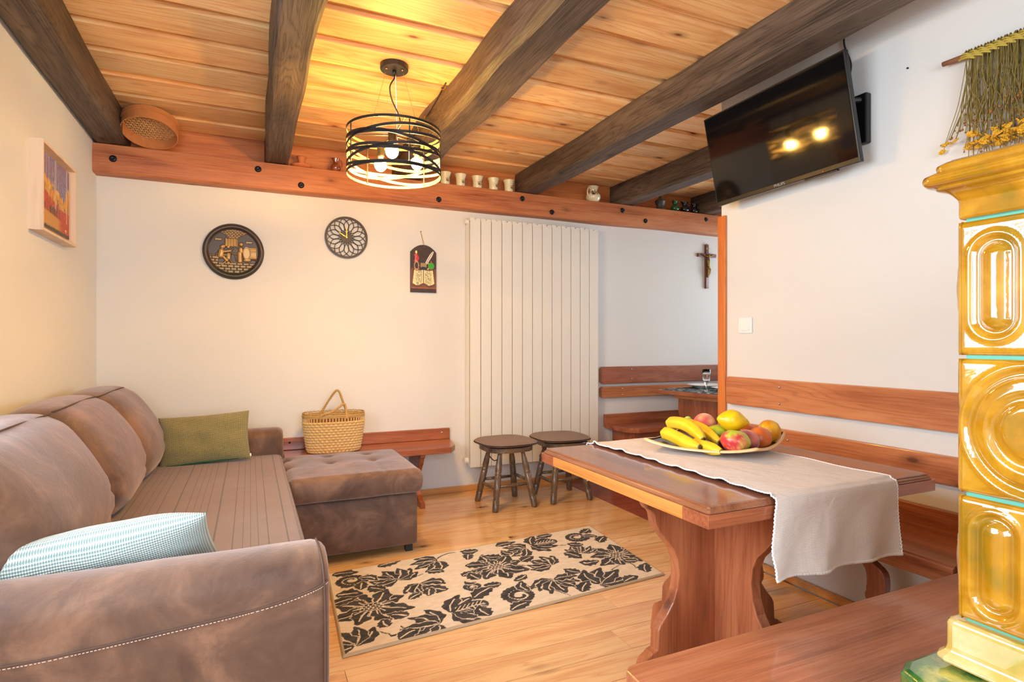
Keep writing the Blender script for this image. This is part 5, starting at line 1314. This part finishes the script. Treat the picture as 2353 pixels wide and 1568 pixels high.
def ringloft(levels, x0, x1, y0, y1):
    bm = bmesh.new(); R = []
    for o_, z in levels:
        c = max(.002, .012 + o_ * .35); R.append([bm.verts.new(p) for p in [(x0 - o_ + c, y0 - o_, z), (x1 + o_ - c, y0 - o_, z), (x1 + o_, y0 - o_ + c, z), (x1 + o_, y1 + o_ - c, z), (x1 + o_ - c, y1 + o_, z), (x0 - o_ + c, y1 + o_, z), (x0 - o_ + c * .3, y1 + o_ - c * .3, z), (x0 - o_, y1 + o_ - c, z), (x0 - o_, y0 - o_ + c, z), (x0 - o_ + c * .3, y0 - o_ + c * .3, z)]])
    for a, b in zip(R, R[1:]):
        for k in range(10): bm.faces.new((a[k], a[(k + 1) % 10], b[(k + 1) % 10], b[k]))
    bm.faces.new(R[0][::-1]); bm.faces.new(R[-1]); return bm
cor = catmull([(-.002, 1.414, 0), (.0, 1.420, 0), (0.0, 1.445, 0), (.004, 1.455, 0), (.014, 1.466, 0), (.028, 1.4715, 0), (.0285, 1.475, 0), (.030, 1.4765, 0), (.040, 1.479, 0), (.0455, 1.4845, 0), (.0465, 1.491, 0), (.0435, 1.498, 0), (.036, 1.503, 0), (.0285, 1.506, 0), (.0290, 1.512, 0), (.027, 1.518, 0), (.018, 1.524, 0), (.0, 1.526, 0), (-.12, 1.527, 0)], 4)
part(sv, ivs, 'cornice', ringloft([(p.x, p.y) for p in cor], SX, 1.91, -.12, SY), M['glaze'], smooth=True)
part(sv, ivs, 'plinth', ringloft([(.010, .566), (.022, .568), (.028, .573), (.028, .580), (.017, .590), (.015, .600), (.015, .640), (.013, .648), (.006, .651), (-.02, .651)], SX, 1.91, -.12, SY), M['glaze_pale'], smooth=False, bevel=.003)
part(sv, ivs, 'ledge', ringloft([(.095, .495), (.105, .497), (.110, .505), (.110, .545), (.106, .552), (.098, .555), (-.02, .563)], SX, 1.91, -.12, SY - .05), M['glaze_green'], bevel=.002)
part(sv, ivs, 'lower_body', ringloft([(.06, 0), (.06, .494)], SX, 1.91, -.12, SY - .02), M['glaze_pale'])

# ------------------------------------------------------------------ dried flower hanging
fh = empty('dried_flower_hanging', (2.38, 1.1, 2.22)); tag(fh, 'dried yellow flowers hanging from a twig above the tiled stove', 'wall hanging'); ivh = Matrix.Translation(-Vector((2.38, 1.1, 2.22)))
def stick_at(y): return Vector((2.385, y, 2.231 + (1.322 - y) * -.02 + .004 * math.sin(y * 9)))
bm = bmesh.new(); tube(bm, [stick_at(1.322 - .05 * i) for i in range(15)], [.009 + .001 * math.sin(i) for i in range(15)], 10); part(fh, ivh, 'twig', bm, M['stick'], smooth=True)
r2 = random.Random(11)
bm = bmesh.new()
for k in range(24):
    y = 1.236 - k * .0245; c = stick_at(y)
    for j in range(3):
        a = c + Vector((-.014, .012 + .006 * j, .004 - .008 * j)); b_ = c + Vector((-.018, -.022 - .004 * j, -.014 - .006 * j)); tube(bm, catmull([a, (a + b_) / 2 + Vector((-.006, 0, .004)), b_], 3), .004, 5)
part(fh, ivh, 'straw_braid', bm, M['straw'])
bm = bmesh.new()
for k in range(60):
    y = 1.24 - k * .0098 + r2.uniform(-.003, .003); c = stick_at(y); pts = [(c.x - .013, y, c.z - .02), (c.x - .017, y, c.z + .003), (c.x - .003, y + .003, c.z + .018), (c.x + .010, y + .003, c.z)]; tube(bm, pts, .003, 4)
tag(part(fh, ivh, 'stem_loops', bm, M['stem']), kind='stuff')
bm = bmesh.new(); tips = []
for k in range(430):
    y = 1.238 - r2.random() ** .9 * .56; L = r2.uniform(.19, .385); x = 2.385 + r2.uniform(-.024, .012); c = stick_at(y); zt = c.z - .016
    sw = r2.gauss(0, .022); s2 = r2.gauss(0, .012)
    if k < 3: sw = .06 + .015 * k; L = .27 + .02 * k; y = 1.238
    pts = catmull([(x, y, zt), (x, y + sw * .15, zt - L * .25), (x + r2.uniform(-.006, .006), y + sw * .3 + s2, zt - L * .55), (x, y + sw * .7, zt - L * .8), (x + r2.uniform(-.01, .008), y + sw, zt - L)], 3)
    tube(bm, pts, .0011 if k % 3 else .0018, 4); tips.append(pts[-1])
    for j in range(2):
        if r2.random() < .5: q = pts[-3 - j]; tips.append(q + Vector((r2.uniform(-.006, .006), r2.uniform(-.012, .012), r2.uniform(-.03, 0))))
tag(part(fh, ivh, 'dried_stems', bm, M['stem']), kind='stuff')
def flower_bm():
    bm = bmesh.new(); sphere(bm, (0, 0, 0), (.0045, .0045, .0035), 8, 6)
    for k in range(7): a = 2 * PI * k / 7; sphere(bm, (.006 * math.cos(a), .006 * math.sin(a), .001), (.0042, .0042, .0018), 6, 4)
    return bm
f0 = None; r2.shuffle(tips)
vis = sorted([t for t in tips if 1.872 < t.z < 2.02 and t.y > 1.02], key=lambda t: t.z)[:92]
for t in vis:
    if f0 is None: f0 = obj('flower_head', flower_bm(), M['flower'], smooth=True); o = f0
    else: o = f0.copy(); col.objects.link(o)
    o.parent = fh; o.location = t - Vector((2.38, 1.1, 2.22)); o.rotation_euler = (r2.uniform(-.8, .8), r2.uniform(-.8, .8), r2.uniform(0, 6)); o.scale = (1.3, 1.3, 1.3)
bm = bmesh.new()
for t in tips:
    if t not in vis: sphere(bm, t, r2.uniform(.0025, .005), 5, 4)
tag(part(fh, ivh, 'seed_heads', bm, M['seed']), kind='stuff')
for k, (y, z) in enumerate(((1.47, 2.285), (1.344, 1.933))):
    bm = bmesh.new(); tube(bm, [(2.4195, y, z), (2.414, y, z)], .0035, 8); tag(obj('nail', bm, M['iron'], smooth=True), ['tiny nail in the right wall between television shadow and dried flowers', 'tiny nail in the right wall beside the dried flower tips'][k], 'nail')
cb = empty('lamp_cable', (.955, 3.3, 2.56)); tag(cb, 'thin dark cable clipped along the upper edge of the broad rafter beside the pendant', 'cable')
bm = bmesh.new(); tube(bm, catmull([(.958, 2.98, 2.572), (.952, 3.02, 2.555), (.950, 3.15, 2.53), (.952, 3.35, 2.515), (.950, 3.6, 2.50), (.955, 3.9, 2.49), (.958, 4.2, 2.47)], 6), .0045, 6); o = obj('wire', bm, M['black'], cb, smooth=True); o.matrix_parent_inverse = Matrix.Translation(-Vector((.955, 3.3, 2.56)))
for y, z in ((3.02, 2.555), (3.35, 2.515)):
    bm = bmesh.new(); box(bm, (.944, y - .004, z - .008), (.962, y + .004, z + .008)); o = obj('cable_clip', bm, M['brass'], cb); o.matrix_parent_inverse = Matrix.Translation(-Vector((.955, 3.3, 2.56)))
#==NOOK==
# ------------------------------------------------------------------ nook beyond the post
nb = empty('corner_bench', (3.8, 4.15, 0)); tag(nb, 'brown pine bench in the back nook under the two boards', 'bench'); ivn = Matrix.Translation(-Vector((3.8, 4.15, 0)))
bm = bmesh.new(); prism(bm, [(2.862, 4.335), (2.868, 4.20), (2.866, 4.08), (2.90, 4.00), (2.96, 3.965), (4.9, 3.965), (4.9, 4.335)], 'Z', .415, .455); part(nb, ivn, 'seat', bm, M['red_x'], .003)
bm = bmesh.new(); box(bm, (2.848, 4.31, .43), (4.9, 4.336, .54)); part(nb, ivn, 'backboard', bm, M['red_x'], .003)
for x in (2.925, 4.2):
    bm = bmesh.new(); box(bm, (x, 4.02, 0), (x + .035, 4.31, .414)); part(nb, ivn, 'leg_panel', bm, M['red_z'], .003)
bm = bmesh.new(); box(bm, (2.96, 4.0, .36), (4.2, 4.025, .414)); part(nb, ivn, 'front_rail', bm, M['red_x'], .002)
slat('', 2.80, 4.9, 4.292, 4.336, .811, .961, M['slat_x'], 'wide upper backrest board on the back wall right of the radiator', [(3.12, 4.291, .935), (3.12, 4.291, .85)], None, .018)
slat('', 2.80, 4.9, 4.292, 4.336, .688, .785, wood('lower_board_pine', lin(206, 140, 84), lin(184, 110, 62), lin(150, 78, 44), 'X', rough=.35, coat=.3, rings=.7, knots=1), 'narrow lower backrest board on the back wall above the nook bench', [(3.02, 4.291, .765), (3.02, 4.291, .71)], None, .018)
nt = empty('dining_table', (3.45, 3.6, 0), 0); tag(nt, 'nook table with a dark patterned cloth, set with plates and glasses', 'dining table'); ivt = Matrix.Translation(-Vector((3.45, 3.6, 0)))
A = Vector((3.194, 4.046, 0)); d1 = Vector((.185, -.983, 0)); d2 = Vector((.983, .185, 0)).normalized(); Q = [A, A + d1 * 1.0, A + d1 * 1.0 + d2 * 1.3, A + d2 * 1.3]
bm = bmesh.new(); prism(bm, [(q.x, q.y) for q in Q], 'Z', .735, .768); part(nt, ivt, 'tabletop', bm, M['red_y'], .003)
pv = [(.08, .70), (.075, .60), (.09, .53), (.16, .47), (.20, .38), (.20, .2), (.12, .06), (.10, 0), (.72, 0), (.72, .734), (.08, .734)]
bm = bmesh.new(); va = []
for off in (.20, .24): va.append([bm.verts.new(A + d1 * p[0] + d2 * off + Vector((0, 0, p[1]))) for p in pv])
bm.faces.new(va[0]); bm.faces.new(va[1][::-1])
for k in range(len(pv)): bm.faces.new((va[0][k], va[0][(k + 1) % len(pv)], va[1][(k + 1) % len(pv)], va[1][k]))
part(nt, ivt, 'pedestal_board', bm, M['red_z'], .003)
bm = bmesh.new(); rr = [A + d1 * a + d2 * b_ for a, b_ in ((.06, .17), (.85, .17), (.85, .20), (.06, .20))]; prism(bm, [(q.x, q.y) for q in rr], 'Z', .690, .734); part(nt, ivt, 'batten', bm, M['edge_yellow'], .002)
Qc = [A + d1 * .01 + d2 * .02, A + d1 * .99 + d2 * .02, A + d1 * .99 + d2 * 1.28, A + d1 * .01 + d2 * 1.28]
bm = bmesh.new(); prism(bm, [(q.x, q.y) for q in Qc], 'Z', .7683, .7705); tag(obj('tablecloth', bm, M['cloth']), 'dark grey leaf-patterned cloth on the nook table', 'tablecloth')
def dish(x, y, r, label):
    bm = bmesh.new(); lathe(bm, [(.0, .0), (r * .55, 0), (r * .60, .004), (r * .72, .016), (r * .97, .026), (r, .029), (r * .97, .031), (r * .72, .021), (r * .58, .009), (0, .006)], n=48, cap=False); o = obj('dinner_plate', bm, M['china'], None, (x, y, .7708), smooth=True); tag(o, label, 'plate', 'white plates on the nook table')
    return o
dish(3.70, 4.00, .165, 'wide white plate at the far side of the nook table'); dish(3.63, 3.655, .135, 'white plate cut off by the orange post on the nook table')
def goblet(x, y, label):
    bm = bmesh.new(); lathe(bm, [(.0, .001), (.032, .001), (.033, .003), (.012, .008), (.005, .018), (.0045, .05), (.008, .058), (.012, .062), (.022, .078), (.030, .10), (.0335, .14), (.0350, .185), (.0338, .185), (.0322, .14), (.0286, .101), (.020, .082), (.008, .070), (0, .068)], n=32, cap=False)
    o = obj('wine_glass', bm, M['glass'], None, (x, y, .7708), smooth=True); tag(o, label, 'glass', 'stemmed glasses on the nook table'); return o
goblet(3.404, 3.664, 'clear stemmed wine glass in front of the white plate in the nook'); goblet(3.745, 3.83, 'clear stemmed glass almost hidden by the orange post')

# ------------------------------------------------------------------ things on the wall beam
BZ = 2.3905
sv_c = Vector((-.555, 4.10, 2.442)); tl = R_(20)
se = empty('sieve', sv_c); se.rotation_euler = (-tl, 0, R_(-5)); tag(se, 'round bent-wood sieve with woven mesh tucked behind the left rafter', 'sieve')
bm = bmesh.new(); R0 = .150; n = 56
RR = [[bm.verts.new((r * math.cos(2 * PI * i / n), r * math.sin(2 * PI * i / n), z)) for i in range(n)] for r, z in ((R0, 0), (R0, .078), (R0 - .005, .078), (R0 - .005, 0))]
for k in range(4):
    for i in range(n): bm.faces.new((RR[k][i], RR[k][(i + 1) % n], RR[(k + 1) % 4][(i + 1) % n], RR[(k + 1) % 4][i]))
obj('hoop', bm, M['sieve_wood'], se)
bm = bmesh.new(); RR = [[bm.verts.new((r * math.cos(2 * PI * i / n), r * math.sin(2 * PI * i / n), z)) for i in range(n)] for r, z in ((R0 + .001, .055), (R0 + .005, .055), (R0 + .005, .084), (R0 + .001, .084))]
for k in range(4):
    for i in range(n): bm.faces.new((RR[k][i], RR[k][(i + 1) % n], RR[(k + 1) % 4][(i + 1) % n], RR[(k + 1) % 4][i]))
obj('outer_band', bm, M['sieve_wood'], se)
bm = bmesh.new(); st_ = .021
for ang in (0, 60, 120):
    c, s = math.cos(R_(ang)), math.sin(R_(ang))
    for k in range(-7, 8):
        d = k * st_; L = math.sqrt(max(0, (R0 - .006) ** 2 - d * d))
        if L > .01:
            x0, y0, x1, y1 = -L * c - d * s, -L * s + d * c, L * c - d * s, L * s + d * c; w = .0026
            prism(bm, [(x0 + s * w, y0 - c * w), (x1 + s * w, y1 - c * w), (x1 - s * w, y1 + c * w), (x0 - s * w, y0 + c * w)], 'Z', .066 + ang * 1e-5, .068 + ang * 1e-5)
tag(obj('cane_mesh', bm, M['cane'], se), kind='stuff')
# candle holder
ch_ = empty('candle_holder', (.325, 4.275, BZ)); tag(ch_, 'small unglazed terracotta candle holder on the beam beside the second rafter', 'candle holder')
bm = bmesh.new(); lathe(bm, [(0, 0), (.045, 0), (.068, .010), (.070, .016), (.062, .014), (.03, .010), (.021, .016), (.019, .03), (.026, .062), (.034, .078), (.031, .078), (.022, .055), (.0, .05)], n=32, cap=False); obj('body', bm, M['terra_pot'], ch_, smooth=True)
bm = bmesh.new(); tube(bm, [(.064 + .012 * math.cos(a), 0, .014 + .011 * math.sin(a)) for a in [2 * PI * i / 16 for i in range(16)]], .0035, 6, closed=True); obj('ring_handle', bm, M['terra_pot'], ch_, smooth=True)
def jug(x, hh, r, mat, label, name='jug', handle='ring', rot=0.0, cat='jug', grp=None, spout=.25):
    e = empty(name, (x, 4.283, BZ), rot); tag(e, label, cat, grp)
    bm = bmesh.new(); pr = [(0, 0), (r * .62, 0), (r * .72, hh * .03), (r * .95, hh * .2), (r, hh * .34), (r * .92, hh * .48), (r * .62, hh * .62), (r * .52, hh * .70), (r * .60, hh * .82), (r * .80, hh * .97), (r * .82, hh)]
    pr = [(p.x, p.y) for p in catmull([(a, b, 0) for a, b in pr], 3)]; pr[0] = (0, 0)
    inn = [(r * .74, hh), (r * .52, hh * .82), (r * .44, hh * .7), (0, hh * .6)]
    rings = lathe(bm, [(max(a, 0), b) for a, b in pr] + inn, n=32, cap=False)
    for v in bm.verts:
        a = math.atan2(v.co.y, v.co.x); t = smoothstep(v.co.z, hh * .75, hh); k = 1 + t * (spout * math.exp(-((a + PI if a < 0 else PI - a) / .35) ** 2)) - t * .12 * abs(math.sin(a)); v.co.x *= k; v.co.y *= k
        v.co.z += t * hh * .06 * math.exp(-((PI - abs(a)) / .4) ** 2)
    obj('body', bm, mat, e, smooth=True)
    bm = bmesh.new(); tube(bm, catmull([(r * .55, 0, hh * .84), (r * 1.0, 0, hh * .86), (r * 1.25, 0, hh * .62), (r * 1.15, 0, hh * .38), (r * .9, 0, hh * .3)], 5), r * .11, 8); obj('handle', bm, mat, e, smooth=True)
    return e
jug(.555, .098, .036, M['brown_glaze'], 'small brown speckled jug on the beam left of the pendant', rot=R_(-20))
# cups
cup0 = None
cups = [(1.372, 'cream cup partly hidden behind the pendant rim'), (1.497, 'cream cup second from the pendant, right beside the beam crack'), (1.637, 'middle cream cup of the row on the beam, brownish sketch'), (1.775, 'fourth cream cup from the pendant'), (1.910, 'cream cup closest to the dark rafter at the end of the row')]
for k, (x, lb) in enumerate(cups):
    if cup0 is None:
        e = empty('cup', (x, 4.285, BZ)); cup0 = e
        bm = bmesh.new(); lathe(bm, [(0, 0), (.034, 0), (.0355, .003), (.0355, .045), (.037, .065), (.041, .082), (.0465, .094), (.0465, .097), (.0445, .097), (.039, .082), (.034, .06), (.032, .008), (0, .006)], n=36, cap=False); obj('body', bm, M['cup_cream'], e, smooth=True)
        def decal(pts, mat, nm):
            bm = bmesh.new()
            for q in pts:
                vs = []
                for (aa, zz) in q: a = R_(-90 + 18 + aa); rr_ = .0362 if zz < .045 else .0362 + (zz - .045) * .09; vs.append(bm.verts.new((rr_ * math.cos(a), rr_ * math.sin(a), zz)))
                bm.faces.new(vs)
            bm2 = obj(nm, bm, mat, e)
        decal([[(-26, .036), (-5, .039), (18, .037), (34, .041), (34, .030), (16, .024), (0, .026), (-20, .028)], [(-14, .046), (10, .050), (24, .044), (24, .042), (-14, .042)]], M['cup_brown'], 'sketch_fields')
        decal([[(-28, .047), (-10, .046), (-2, .043), (-10, .042), (-24, .042)], [(2, .043), (3, .062), (5, .062), (6, .043)], [(8, .043), (14, .050), (20, .043)], [(-24, .028), (6, .023), (32, .026), (32, .023), (4, .019), (-18, .024)], [(26, .046), (29, .062), (34, .070), (40, .066), (40, .048)]], M['cup_dark'], 'sketch_lines')
        o = e
    else: o = dup(cup0, (x, 4.285, BZ))
    o.rotation_euler.z = R_((-2, 3, -8, 12, 5)[k]) ; tag(o, lb, 'cup', 'cream cups in a row on the beam')
pj = jug(2.71, .135, .064, M['cream_glaze'], 'round cream pitcher painted with a black grape bunch on the beam', 'pitcher', rot=R_(200), cat='pitcher', spout=.4)
bm = bmesh.new(); rg = random.Random(2)
for k in range(26):
    t = rg.random(); a = R_(-200 - 118 + rg.gauss(0, 13) * (1.2 - t)); z = .045 + .05 * (1 - t) * rg.random() + .01; rr_ = .0655 * (1 if z < .06 else 1 - ((z - .06) * 4) ** 2); sphere(bm, (rr_ * math.cos(a), rr_ * math.sin(a), z), .0042, 6, 4)
tag(obj('grape_motif', bm, M['cup_dark'], pj))
ln2 = empty('clay_lantern', (3.43, 4.283, BZ)); tag(ln2, 'dark grey clay lantern with ribbed body half behind the short rafter', 'lantern')
bm = bmesh.new(); lathe(bm, [(0, 0), (.052, 0), (.050, .008), (.036, .012), (.034, .04), (.042, .055), (.046, .075), (.050, .078), (.044, .085), (.026, .105), (.016, .112), (.014, .125), (0, .128)], n=28, cap=False); obj('body', bm, M['pewter'], ln2, smooth=True)
bm = bmesh.new(); sphere(bm, (-.012, -.036, .03), (.007, .004, .008), 8, 6); obj('air_hole', bm, M['cup_dark'], ln2)
jug(3.60, .098, .040, M['green_glaze'], 'small green glazed jug, leftmost of three little jugs by the television', rot=R_(30), grp=None)
jug(3.715, .100, .042, M['black_glaze'], 'dark glazed jug between the green jug and the last black jug', rot=R_(-10))
jug(3.83, .092, .036, M['black_glaze'], 'small black jug, nearest to the television on the beam', rot=R_(-5))
